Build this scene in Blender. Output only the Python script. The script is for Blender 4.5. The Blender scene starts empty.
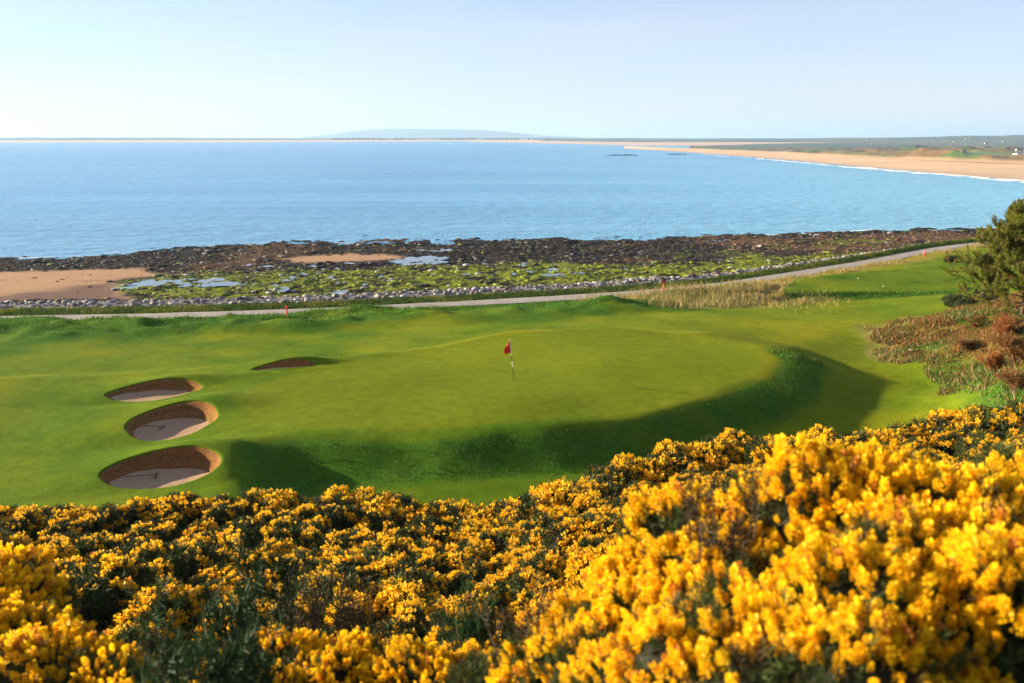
import bpy, bmesh, math, random
import numpy as np
from mathutils import Vector, Matrix, Euler

R = math.radians
rng = np.random.default_rng(7)
random.seed(7)
sc = bpy.context.scene
C = sc.collection

# ------------------------------------------------------------------ camera
CAMZ, FPX, CX, CY = 20.0, 1024 * 32 / 36.0, 512.0, 341.5
PITCH = R(12.66)
cam = bpy.data.cameras.new('camera'); cam.lens = 32; cam.sensor_width = 36
cam.clip_start = 0.1; cam.clip_end = 60000
cam.dof.use_dof = True; cam.dof.focus_distance = 45; cam.dof.aperture_fstop = 2.3
co = bpy.data.objects.new('camera', cam); C.objects.link(co)
co.location = (0, 0, CAMZ); co.rotation_euler = (math.pi / 2 - PITCH, 0, 0)
sc.camera = co
cp, sp_ = math.cos(PITCH), math.sin(PITCH)


def ray(px, py):
    u, v = (px - CX) / FPX, -(py - CY) / FPX
    return np.array([u, cp + v * sp_, -sp_ + v * cp])


def P(px, py, z):                       # photo position at a known height -> world
    d = ray(px, py); t = (z - CAMZ) / d[2]
    return np.array([d[0] * t, d[1] * t, z])


def PD(px, py, y):                      # photo position at a known distance -> world
    d = ray(px, py); t = y / d[1]
    return np.array([d[0] * t, y, CAMZ + d[2] * t])


# ------------------------------------------------------------------ noise
def _h(ix, iy, iz, s):
    n = (ix * 374761393 + iy * 668265263 + iz * 2147483647 + s * 974634777) & 0xFFFFFFFF
    n = ((n ^ (n >> 13)) * 1274126177) & 0xFFFFFFFF
    n = ((n ^ (n >> 16)) * 2246822519) & 0xFFFFFFFF
    return ((n ^ (n >> 15)) & 0xFFFFFF) / float(0xFFFFFF)


def vnoise(x, y, z=None, s=0):
    x = np.asarray(x, float); y = np.asarray(y, float)
    ix = np.floor(x).astype(np.int64); iy = np.floor(y).astype(np.int64)
    fx = x - ix; fy = y - iy
    fx = fx * fx * (3 - 2 * fx); fy = fy * fy * (3 - 2 * fy)
    if z is None:
        k = 0
        a = _h(ix, iy, k, s); b = _h(ix + 1, iy, k, s); c = _h(ix, iy + 1, k, s); d = _h(ix + 1, iy + 1, k, s)
        return (a + (b - a) * fx) * (1 - fy) + (c + (d - c) * fx) * fy
    z = np.asarray(z, float); iz = np.floor(z).astype(np.int64); fz = z - iz; fz = fz * fz * (3 - 2 * fz)
    def lay(k):
        a = _h(ix, iy, k, s); b = _h(ix + 1, iy, k, s); c = _h(ix, iy + 1, k, s); d = _h(ix + 1, iy + 1, k, s)
        return (a + (b - a) * fx) * (1 - fy) + (c + (d - c) * fx) * fy
    return lay(iz) * (1 - fz) + lay(iz + 1) * fz


def fbm(x, y, o=4, s=0, z=None):        # about -1..1
    t = 0; a = 1; n = 0
    for i in range(o):
        t = t + a * (vnoise(x * 2 ** i, y * 2 ** i, None if z is None else z * 2 ** i, s + i * 17) * 2 - 1); n += a; a *= .5
    return t / n * 1.4


def sst(a, b, x):
    t = np.clip((x - a) / (b - a), 0, 1); return t * t * (3 - 2 * t)


def sdist(poly, x, y):                  # signed distance to polygon, positive inside
    poly = np.asarray(poly)[:, :2]; n = len(poly)
    d = np.full(x.shape, 1e9); ins = np.zeros(x.shape, bool)
    for i in range(n):
        ax, ay = poly[i]; bx, by = poly[(i + 1) % n]
        ex, ey = bx - ax, by - ay
        wx, wy = x - ax, y - ay
        t = np.clip((wx * ex + wy * ey) / (ex * ex + ey * ey + 1e-12), 0, 1)
        d = np.minimum(d, (wx - ex * t) ** 2 + (wy - ey * t) ** 2)
        if ay != by:
            c = (ay > y) != (by > y)
            ins ^= c & (x < (bx - ax) * (y - ay) / (by - ay) + ax)
    d = np.sqrt(d)
    return np.where(ins, d, -d)


# ------------------------------------------------------------------ terrain
def poly(z, *pts): return np.array([P(a, b, z) for a, b in pts])


pathpts = [P(a, b, z) for a, b, z in [(0, 319.5, 5.6), (150, 316.5, 5.6), (300, 312, 5.55), (450, 304.5, 5.5), (560, 298.5, 5.5), (650, 292.5, 5.45),
                                      (720, 286, 5.4), (800, 273.5, 5.3), (870, 262, 5.2), (945, 247.5, 5.0)]]
pathpts = np.array(pathpts)
_px = np.concatenate([[-20000, -90], pathpts[:, 0], [80, 110, 20000]])
_py = np.concatenate([[pathpts[0, 1] - 2] * 2, pathpts[:, 1], [pathpts[-1, 1] + 12, pathpts[-1, 1] + 14, pathpts[-1, 1] + 14]])
_pz = np.concatenate([[5.6] * 2, pathpts[:, 2], [5, 5, 5]])
seapts = np.array([P(a, b, 0) for a, b in [(-60, 264), (0, 261), (90, 256), (180, 248.5), (250, 245), (370, 243), (512, 240.5), (640, 239.5), (760, 236.5), (880, 231), (985, 229), (1080, 231)]])
_sx = np.concatenate([[-20000], seapts[:, 0], [20000]])
_sy = np.concatenate([[seapts[0, 1]], seapts[:, 1], [seapts[-1, 1]]])


def smooth1(xs, ys, x):
    return (np.interp(x - 4, xs, ys) + np.interp(x, xs, ys) * 2 + np.interp(x + 4, xs, ys)) / 4


def ypath(x): return smooth1(_px, _py, x)
def zpath(x): return smooth1(_px, _pz, x)
def ysea(x): return smooth1(_sx, _sy, x)


low = [(430, 490, 6.65), (330, 500, 6.75), (520, 495, 6.55), (600, 455, 6.5), (700, 430, 6.45), (800, 410, 6.4), (900, 390, 6.65), (960, 380, 6.95),
       (800, 370, 6.85), (850, 345, 6.85), (930, 350, 6.85), (850, 310, 6.7), (760, 320, 6.8),
       (640, 318, 6.8), (500, 325, 6.9), (350, 338, 6.9), (200, 345, 6.9), (60, 355, 6.9), (0, 352, 6.9), (0, 332, 6.4), (150, 327, 6.3), (300, 324, 6.2), (450, 315, 6.1), (550, 306, 5.9),
       (0, 400, 7.3), (0, 460, 7.4), (100, 480, 7.4), (-100, 420, 7.3), (-60, 500, 7.6), (400, 400, 7.0), (600, 380, 7.0),
       (900, 325, 7.3), (960, 345, 8.1), (1010, 370, 8.8), (1010, 330, 8.7), (960, 312, 7.6), (1015, 395, 8.2), (1070, 350, 10.5), (1060, 300, 8.8), (880, 345, 6.7),
       (800, 290, 6.2), (900, 285, 6.2), (980, 280, 6.4), (250, 500, 6.75)]
W = [P(*q) for q in low] + list(pathpts)
W += [np.array(q, float) for q in [
    (0, 0, 18.3), (2.4, 0, 18.6), (-3, 0, 17.8), (.3, 3.2, 17.15), (1.3, 3.5, 17.75), (1.9, 3.2, 17.9), (2.6, 4.3, 17.7), (4, 7, 16.6), (1.6, 6.2, 15.6), (0, 2.4, 17.3), (-1.9, 3.5, 16.9),
    (-.65, 4.0, 16.2), (0, 5.2, 14.8), (-1.2, 5.6, 14.5), (-2.8, 5.5, 15.0),
    (0, 6.5, 13.9), (0, 12, 11.7), (0, 20, 9.0), (0, 25.5, 7.25), (-3.2, 7, 13.7), (-6, 12, 11.2), (-10, 20, 8.8), (-13, 25.5, 7.35),
    (4.2, 9, 14.9), (6, 12, 13.2), (10, 20, 10.6), (14, 28, 7.9), (16, 33, 6.7), (20, 33, 7.3), (6, 26, 8.0), (3.6, 16, 11.2),
    (-60, 30, 7.6), (-60, 60, 7.0), (-60, 10, 11), (60, 60, 12), (60, 30, 13), (60, 10, 17), (75, 100, 8),
    (0, -12, 20), (-30, -12, 17), (30, -12, 22), (-30, 12, 10.6), (30, 12, 16), (0, -60, 24), (-60, -60, 20), (60, -60, 26)]]
W = np.array(W)
_n = len(W)


def _U(d2): return np.where(d2 > 1e-9, d2 * np.log(d2 + 1e-12) * .5, 0)


_d2 = (W[:, None, 0] - W[None, :, 0]) ** 2 + (W[:, None, 1] - W[None, :, 1]) ** 2
_A = np.zeros((_n + 3, _n + 3)); _A[:_n, :_n] = _U(_d2) + np.eye(_n) * 2.0
_A[:_n, _n] = 1; _A[:_n, _n + 1] = W[:, 0]; _A[:_n, _n + 2] = W[:, 1]; _A[_n:, :_n] = _A[:_n, _n:].T
_w = np.linalg.solve(_A, np.concatenate([W[:, 2], [0, 0, 0]]))


def tps(x, y):
    x = np.clip(x, -80, 80); y = np.clip(y, -60, 140)
    o = _w[_n] + _w[_n + 1] * x + _w[_n + 2] * y
    for i in range(_n):
        o = o + _w[i] * _U((x - W[i, 0]) ** 2 + (y - W[i, 1]) ** 2)
    return o


PLAT = poly(8.0, (236, 520), (228, 495), (232, 470), (243, 444), (300, 438), (430, 436), (540, 428), (640, 412), (715, 391), (765, 370), (774, 357), (757, 343),
            (700, 334), (600, 330), (520, 334), (420, 347), (380, 351), (320, 357), (240, 365), (150, 369), (60, 374), (-60, 380), (-220, 390), (-220, 520))
GREEN = poly(8.0, (232, 400), (262, 382), (330, 362), (430, 349), (520, 337), (600, 333), (695, 337), (750, 346), (764, 357), (752, 370), (700, 390), (630, 408), (540, 423), (430, 431), (320, 430), (245, 420))
TEE = poly(6.9, (786, 291), (800, 279), (860, 272), (930, 267), (985, 265), (1000, 275), (990, 289), (930, 292))
TEE[:, 2] = 0
# bunkers: px left,right, y front rim, y back rim, rim z front/back, floor z, rotation
BUNK = []
for (xl, xr, yf, yb, zf, zb, fl, rot) in [(92, 211, 489, 448, 7.75, 8.2, 7.44, 8), (124, 211, 438, 400, 7.85, 8.25, 7.48, 6),
                                          (106, 197, 398.5, 378, 7.8, 8.15, 7.52, 10), (252, 316, 367.0, 361.0, 8.1, 8.25, 7.8, 16)]:
    f = P((xl + xr) / 2, yf, zf); b = P((xl + xr) / 2, yb, zb)
    cy = (f[1] + b[1]) / 2; ry = max((b[1] - f[1]) / 2, 1.15 if xl < 240 else .62)
    k = cy * 1.03 / FPX
    BUNK.append(dict(x=((xl + xr) / 2 - CX) * k, y=cy, rx=(xr - xl) / 2 * k, ry=ry, zf=zf, zb=zb, fl=fl, rot=R(rot)))


def bk_local(b, x, y):
    dx, dy = x - b['x'], y - b['y']; c, s = math.cos(b['rot']), math.sin(b['rot'])
    return (dx * c + dy * s) / b['rx'], (-dx * s + dy * c) / b['ry']


SIL = [(-120, 516), (0, 511), (60, 507), (150, 502), (250, 495), (330, 499), (400, 502), (440, 505), (485, 512), (520, 506), (560, 491), (600, 473), (640, 457), (720, 436), (800, 430), (860, 420), (920, 407), (1024, 398), (1140, 394)]
EDGE = np.array([P(a, b, 8.3 + .9 * float(sst(800, 1140, a))) for a, b in SIL])


def edge_y(x): return np.interp(x, EDGE[:, 0], EDGE[:, 1]) - .6


def Z0(x, y, rocks=True):
    """height of the land before bunkers are dug"""
    x = np.asarray(x, float); y = np.asarray(y, float)
    z = tps(x, y)
    yp, ys, zp = ypath(x), ysea(x), zpath(x)
    # plateau of the green and the bunker ground
    near = (y > 15) & (y < 80)
    pd = np.full(x.shape, -99.0); pd[near] = sdist(PLAT, x[near], y[near])
    wob = fbm(x * .22, y * .22, 4, 5) * .6
    pw = pd + wob * .75 * sst(-6, -.6, pd)
    wide = 2.8 + 2.2 * sst(8, 15, x)
    w = .70 * sst(0, 1, (pw + wide) / (wide + .5)) + .30 * sst(-8.5, 0, pd)
    tilt = .012 * (y - 44) - .10 * sst(6, 14, x) + .10 * np.exp(-((x - 3) / 9) ** 2 - ((y - 47) / 6) ** 2) - .011 * np.clip(-12 - x, 0, 40)
    top = 8.0 + tilt + fbm(x * .09, y * .09, 2, 11) * .16
    z = z * (1 - w) + np.maximum(top, z - .4) * w
    # long low bank of rough ground behind the fairway, hummocks
    bank = sst(3.5, 7, yp - y) * (1 - sst(11, 17, yp - y)) * sst(-70, -30, -np.abs(x + 12) - 10) * (y > 40)
    z = z + bank * (.45 + .65 * fbm(x * .13, y * .22, 3, 21) + .22 * fbm(x * .5, y * .6, 3, 23))
    # tee
    td = np.full(x.shape, -99.0); m = (y > 60) & (y < 130) & (x > 10); td[m] = sdist(TEE, x[m], y[m])
    w = sst(-1.2, .1, td); z = z * (1 - w) + 6.95 * w
    # rough mound on the right
    rd = np.full(x.shape, -99.0); m = (y > 26) & (y < 90) & (x > 8); rd[m] = sdist(ROUGHR, x[m], y[m])
    z = z + sst(-1, 4, rd) * (.35 + .35 * fbm(x * .22, y * .22, 3, 31))
    # swells of the fairway
    land = 1 - sst(-4, -2, y - yp)
    z = z + land * sst(22, 34, y) * fbm(x * .07, y * .1, 3, 41) * .22 * (1 - w)
    z = z + .75 * (1 - sst(-2.4, .3, y - edge_y(x))) * sst(8, 16, y)
    for b in BUNK:
        u, v = bk_local(b, x, y)
        r2 = ((u - .5) / 1.15) ** 2 + ((v - 1.15) / .75) ** 2
        z = z + .34 * np.exp(-r2 * 1.1)
        r = np.hypot(u, v)
        z = z + (.10 if b['ry'] < .8 else -.18) * np.exp(-((u + .1) / 1.3) ** 2 - ((v + 1.1) / .55) ** 2)
    # path bench
    dp = y - yp
    wp = 1 - sst(1.7, 3.2, np.abs(dp))
    z = z * (1 - wp) + zp * wp
    # foreshore
    t = np.clip(dp / np.maximum(ys - yp, 5), -.2, 3)
    sh = np.interp(t, [0, .03, .06, .075, .14, .3, .6, 1.0, 1.15, 3], [0, .0, .05, 0, -.45, -.62, -.80, -1.0, -1.12, -1.8])
    zs = zp + .10 * np.exp(-((dp - 3.0) / .9) ** 2) + sh * zp
    if rocks:
        rk = fbm(x * .22, y * .16, 4, 51) * .30 + np.abs(fbm(x * .6, y * .5, 3, 61)) * .25
        zs = zs + rk * sst(.12, .3, t) * (1 - .93 * sandmask(x, y))
    wz = sst(1.5, 2.4, dp)
    z = z * (1 - wz) + zs * wz
    z = np.where(y > ys + 120, np.minimum(z, -4), z)
    return z


ROUGHR = poly(8.0, (862, 322), (890, 312), (930, 306), (975, 302), (1040, 290), (1120, 290), (1120, 424), (1005, 414), (972, 398), (950, 366), (930, 345), (890, 340))
SANDS = [poly(1.3, (-80, 271), (60, 268), (150, 267), (158, 275), (110, 284), (102, 294), (135, 303), (138, 309), (60, 309), (-80, 309)),
         poly(.9, (272, 258), (300, 254), (385, 252), (396, 257), (360, 262), (300, 264))]


def sandmask(x, y):
    m = np.zeros(x.shape); n = fbm(x * .16, y * .16, 3, 71) * 2.2
    for s in SANDS:
        bb = (y > 70) & (y < 160) & (x < 10)
        if bb.any(): m[bb] = np.maximum(m[bb], sst(-1.5, 1.5, sdist(s, x[bb], y[bb]) + n[bb]))
    return m


def Z(x, y): return Z0(np.atleast_1d(np.asarray(x, float)), np.atleast_1d(np.asarray(y, float)))
def z1(x, y): return float(Z(x, y)[0])


def hit(px, py):
    z = 7.0
    for _ in range(25):
        p = P(px, py, z); z = .5 * z + .5 * z1(p[0], p[1])
    return P(px, py, z)


# ------------------------------------------------------------------ mesh helpers
def mesh_np(name, verts, faces_list, mats, cols=None, smooth=False, fmat=None):
    """faces_list: list of int arrays (k,3) or (k,4)"""
    me = bpy.data.meshes.new(name)
    verts = np.asarray(verts, np.float32)
    me.vertices.add(len(verts)); me.vertices.foreach_set('co', verts.ravel())
    lt = np.concatenate([np.full(len(f), f.shape[1], np.int32) for f in faces_list])
    lv = np.concatenate([f.ravel() for f in faces_list]).astype(np.int32)
    ls = np.concatenate([[0], np.cumsum(lt)[:-1]]).astype(np.int32)
    me.loops.add(len(lv)); me.loops.foreach_set('vertex_index', lv)
    me.polygons.add(len(lt)); me.polygons.foreach_set('loop_start', ls); me.polygons.foreach_set('loop_total', lt)
    if smooth: me.polygons.foreach_set('use_smooth', np.ones(len(lt), bool))
    for m in (mats if isinstance(mats, (list, tuple)) else [mats]): me.materials.append(m)
    if fmat is not None: me.polygons.foreach_set('material_index', np.asarray(fmat, np.int32))
    if cols is not None:
        a = me.color_attributes.new('col', 'FLOAT_COLOR', 'POINT')
        c = np.asarray(cols, np.float32)
        if c.shape[1] == 3: c = np.concatenate([c, np.ones((len(c), 1), np.float32)], 1)
        a.data.foreach_set('color', c.ravel())
    me.update(calc_edges=True)
    return me


def link(name, me, parent=None, loc=None):
    o = bpy.data.objects.new(name, me); C.objects.link(o)
    if parent: o.parent = parent
    if loc is not None: o.location = loc
    return o


def tag(o, label=None, cat=None, group=None, kind=None):
    if label: o['label'] = label
    if cat: o['category'] = cat
    if group: o['group'] = group
    if kind: o['kind'] = kind
    return o


def empty(name, loc, rz=0): 
    o = link(name, None, None, loc); o.rotation_euler.z = rz; o.empty_display_size = .1
    return o


def copy_tree(o):
    c = o.copy(); C.objects.link(c)
    for ch in [k for k in o.children]:
        d = ch.copy(); C.objects.link(d); d.parent = c
        for g in [k for k in ch.children]:
            e = g.copy(); C.objects.link(e); e.parent = d
    return c


def bm_obj(name, bm, mat, parent=None, smooth=False):
    me = bpy.data.meshes.new(name); bm.normal_update(); bm.to_mesh(me); bm.free()
    for m in (mat if isinstance(mat, (list, tuple)) else [mat]): me.materials.append(m)
    if smooth:
        for p in me.polygons: p.use_smooth = True
    return link(name, me, parent)


def add_box(bm, c, s, rot=None):
    M = Matrix.Translation(c) @ (rot.to_4x4() if rot else Matrix.Identity(4)) @ Matrix.Diagonal((s[0], s[1], s[2], 1))
    return bmesh.ops.create_cube(bm, size=1, matrix=M)['verts']


def add_tube(bm, pts, rad, n=7):
    pts = [Vector(p) for p in pts]; rings = []
    for i, p in enumerate(pts):
        d = (pts[min(i + 1, len(pts) - 1)] - pts[max(i - 1, 0)]).normalized()
        q = d.to_track_quat('Z', 'Y').to_matrix()
        r = rad[i] if isinstance(rad, (list, tuple)) else rad
        rings.append([bm.verts.new(p + q @ Vector((r * math.cos(2 * math.pi * k / n), r * math.sin(2 * math.pi * k / n), 0))) for k in range(n)])
    for a, b in zip(rings, rings[1:]):
        for k in range(n): bm.faces.new((a[k], a[(k + 1) % n], b[(k + 1) % n], b[k]))
    bm.faces.new(rings[0][::-1]); bm.faces.new(rings[-1])


def scatter(tv, tf, pos, X, Y, Zd, scale):
    """copies of a template (verts tv, tri/quad faces tf) with frame axes X,Y,Zd (n,3)"""
    n = len(pos); k = len(tv)
    s = np.asarray(scale).reshape(-1, 1, 1)
    v = pos[:, None, :] + s * (tv[None, :, 0:1] * X[:, None, :] + tv[None, :, 1:2] * Y[:, None, :] + tv[None, :, 2:3] * Zd[:, None, :])
    f = (tf[None, :, :] + (np.arange(n) * k)[:, None, None]).reshape(-1, tf.shape[1])
    return v.reshape(-1, 3), f


def frames(d, spin=None):
    d = d / np.linalg.norm(d, axis=1, keepdims=True)
    a = np.where(np.abs(d[:, 2:3]) < .9, np.array([[0, 0, 1.]]), np.array([[1., 0, 0]]))
    X = np.cross(a, d); X /= np.linalg.norm(X, axis=1, keepdims=True)
    Y = np.cross(d, X)
    if spin is not None:
        c, s = np.cos(spin)[:, None], np.sin(spin)[:, None]
        X, Y = X * c + Y * s, -X * s + Y * c
    return X, Y, d


# ------------------------------------------------------------------ materials
class NT:
    def __init__(s, name):
        s.m = bpy.data.materials.new(name); s.m.use_nodes = True; s.t = s.m.node_tree; s.t.nodes.clear()
        s.out = s.n('ShaderNodeOutputMaterial')
    def n(s, t, **kw):
        x = s.t.nodes.new(t)
        for k, v in kw.items():
            if k in x.inputs: x.inputs[k].default_value = v
            else: setattr(x, k, v)
        return x
    def l(s, a, b): s.t.links.new(a, b)
    def noise(s, scale, detail=4, rough=.55, vec=None):
        x = s.n('ShaderNodeTexNoise', Scale=scale, Detail=detail, Roughness=rough)
        if vec is not None: s.l(vec, x.inputs['Vector'])
        return x.outputs['Fac']
    def math(s, op, a, b=None):
        x = s.n('ShaderNodeMath', operation=op)
        for i, q in enumerate((a, b)):
            if q is None: continue
            if isinstance(q, (int, float)): x.inputs[i].default_value = q
            else: s.l(q, x.inputs[i])
        return x.outputs[0]
    def maprange(s, f, a, b, c, d):
        x = s.n('ShaderNodeMapRange'); s.l(f, x.inputs[0])
        for i, q in enumerate((a, b, c, d)): x.inputs[i + 1].default_value = q
        return x.outputs[0]
    def mix(s, f, a, b, blend='MIX'):
        x = s.n('ShaderNodeMix', data_type='RGBA', blend_type=blend)
        for i, q in ((0, f), (6, a), (7, b)):
            if isinstance(q, (int, float)): x.inputs[i].default_value = q
            elif isinstance(q, tuple): x.inputs[i].default_value = (*q, 1)
            else: s.l(q, x.inputs[i])
        return x.outputs[2]
    def pos(s): return s.n('ShaderNodeNewGeometry').outputs['Position']
    def bump(s, h, strength=.5, dist=.05):
        x = s.n('ShaderNodeBump', Strength=strength, Distance=dist); s.l(h, x.inputs['Height']); return x.outputs[0]
    def prin(s, col, rough=.7, normal=None, spec=.3, **kw):
        p = s.n('ShaderNodeBsdfPrincipled')
        if isinstance(col, tuple): p.inputs['Base Color'].default_value = (*col, 1)
        else: s.l(col, p.inputs['Base Color'])
        if isinstance(rough, (int, float)): p.inputs['Roughness'].default_value = rough
        else: s.l(rough, p.inputs['Roughness'])
        p.inputs['Specular IOR Level'].default_value = spec
        if normal is not None: s.l(normal, p.inputs['Normal'])
        for k, v in kw.items(): p.inputs[k].default_value = v
        return p.outputs[0]
    def done(s, sh): s.l(sh, s.out.inputs['Surface']); return s.m


def simple(name, col, rough=.7, nscale=8, amt=.35, spec=.3, bump=.0):
    t = NT(name); p = t.n('ShaderNodeTexCoord').outputs['Object']
    f = t.maprange(t.noise(nscale, 5, .6, p), .25, .75, 1 - amt, 1 + amt)
    c = t.mix(1.0, col, (1, 1, 1), 'MULTIPLY')
    mm = t.n('ShaderNodeVectorMath', operation='SCALE'); t.l(c, mm.inputs[0]); t.l(f, mm.inputs['Scale'])
    nb = t.bump(t.noise(nscale * 3, 4, .6, p), bump, .02) if bump else None
    return t.done(t.prin(mm.outputs[0], rough, nb, spec))


def leafy(name, translucent=.3, rough=.6, vary=.25, attr='col', spec=.2):
    """attribute colour, varied per object, partly letting light through"""
    t = NT(name)
    a = t.n('ShaderNodeAttribute', attribute_name=attr).outputs['Color']
    oi = t.n('ShaderNodeObjectInfo').outputs['Random']
    f = t.maprange(oi, 0, 1, 1 - vary, 1 + vary)
    mm = t.n('ShaderNodeVectorMath', operation='SCALE'); t.l(a, mm.inputs[0]); t.l(f, mm.inputs['Scale'])
    p = t.prin(mm.outputs[0], rough, None, spec)
    tr = t.n('ShaderNodeBsdfTranslucent'); t.l(mm.outputs[0], tr.inputs[0])
    mx = t.n('ShaderNodeMixShader', Fac=translucent); t.l(p, mx.inputs[1]); t.l(tr.outputs[0], mx.inputs[2])
    return t.done(mx.outputs[0])


def ground_mat():
    t = NT('ground_cover'); p = t.pos()
    a = t.n('ShaderNodeAttribute', attribute_name='col')
    g = t.n('ShaderNodeAttribute', attribute_name='coarse')
    n1 = t.noise(9, 5, .7, p); n2 = t.noise(1.7, 4, .6, p)
    k = t.math('ADD', t.math('MULTIPLY', t.math('SUBTRACT', n1, .5), t.math('ADD', t.math('MULTIPLY', g.outputs['Fac'], 2.6), .85)),
               t.math('MULTIPLY', t.math('SUBTRACT', n2, .5), .8))
    f = t.math('MAXIMUM', t.math('ADD', k, 1.0), .25)
    mm = t.n('ShaderNodeVectorMath', operation='SCALE'); t.l(a.outputs['Color'], mm.inputs[0]); t.l(f, mm.inputs['Scale'])
    h = t.math('MULTIPLY', t.noise(14, 5, .7, p), t.math('ADD', t.math('MULTIPLY', g.outputs['Fac'], 1.0), .12))
    rough = t.math('SUBTRACT', .95, t.math('MULTIPLY', a.outputs['Alpha'], .6))
    return t.done(t.prin(mm.outputs[0], rough, t.bump(h, .9, .09), .03))


M = {}
M['ground'] = ground_mat()
M['petal'] = leafy('gorse_petal', .42, .6, .10)
M['spine'] = leafy('gorse_spine', .15, .7, .22)
M['blade'] = leafy('grass_blade', .35, .7, .0)
M['needle'] = leafy('pine_needle', .25, .6, .0)
M['bark'] = simple('bark', (.10, .065, .045), .9, 14, .5, .1, .6)
M['twig'] = simple('twig', (.13, .09, .06), .9, 20, .4, .1)
M['rock_grey'] = simple('pale_boulder', (.15, .14, .14), .9, 3.5, .7, .2, .6)
M['gravel'] = simple('worn_asphalt', (.30, .27, .235), .95, 1.2, .22, .1, .2)
M['wrack'] = leafy('wrack_rock', 0, .65, .2, spec=.2)
M['render'] = simple('lime_render', (.30, .29, .27), .8, 3, .1)
M['white'] = simple('white_paint', (.75, .74, .70), .6, 3, .08)
M['black'] = simple('black_band', (.02, .02, .02), .6, 3, .1)
M['red_cloth'] = simple('red_cloth', (.80, .045, .012), .8, 6, .12)
M['red_paint'] = simple('red_paint', (.72, .06, .03), .6, 6, .15)
M['pink_paint'] = simple('faded_red_paint', (.78, .14, .12), .6, 6, .15)
M['dark_red'] = simple('dark_red_paint', (.30, .03, .04), .6, 6, .15)
M['slate'] = simple('slate_roof', (.06, .06, .07), .8, 2, .2)
M['glass'] = simple('window_glass', (.03, .04, .05), .1, 2, .1, .5)
M['wood'] = simple('rake_wood', (.12, .085, .06), .8, 6, .2)
M['cup'] = simple('cup_liner', (.05, .05, .05), .7, 5, .1)


# ------------------------------------------------------------------ ground colour
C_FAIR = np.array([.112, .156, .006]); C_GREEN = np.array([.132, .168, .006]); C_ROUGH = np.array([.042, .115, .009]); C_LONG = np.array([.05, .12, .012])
C_STRAW = np.array([.42, .30, .12]); C_BRACK = np.array([.20, .095, .028]); C_SOIL = np.array([.06, .045, .02])
C_SAND = np.array([.22, .135, .095]); C_SANDD = np.array([.36, .225, .13]); C_WEED = np.array([.026, .019, .013]); C_ALGA = np.array([.135, .165, .010]); C_STONE = np.array([.33, .31, .29])
C_WBROWN = np.array([.11, .06, .03])
ALGAE = [poly(1.5, (100, 300), (118, 288), (170, 276), (230, 270), (320, 267), (430, 264), (560, 262), (660, 262), (640, 280), (560, 293), (430, 302), (300, 309), (160, 310)),
         poly(2.2, (560, 276), (640, 262), (760, 254), (860, 247), (885, 252), (800, 268), (720, 279), (640, 284))]
STONY = poly(2.6, (590, 289), (600, 282), (640, 276), (720, 272), (800, 262), (900, 246), (945, 240), (945, 247), (870, 257), (800, 270), (720, 281), (650, 288))
STRAWB = poly(5.8, (572, 303), (590, 297), (660, 294), (735, 291), (764, 301), (755, 314), (690, 319), (620, 312))


def pnear(pl, x, y, lo=-99.0):
    d = np.full(x.shape, lo)
    m = (x > pl[:, 0].min() - 6) & (x < pl[:, 0].max() + 6) & (y > pl[:, 1].min() - 6) & (y < pl[:, 1].max() + 6)
    if m.any(): d[m] = sdist(pl, x[m], y[m])
    return d


def mixc(c, col, w): return c * (1 - w[:, None]) + col * w[:, None]


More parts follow.
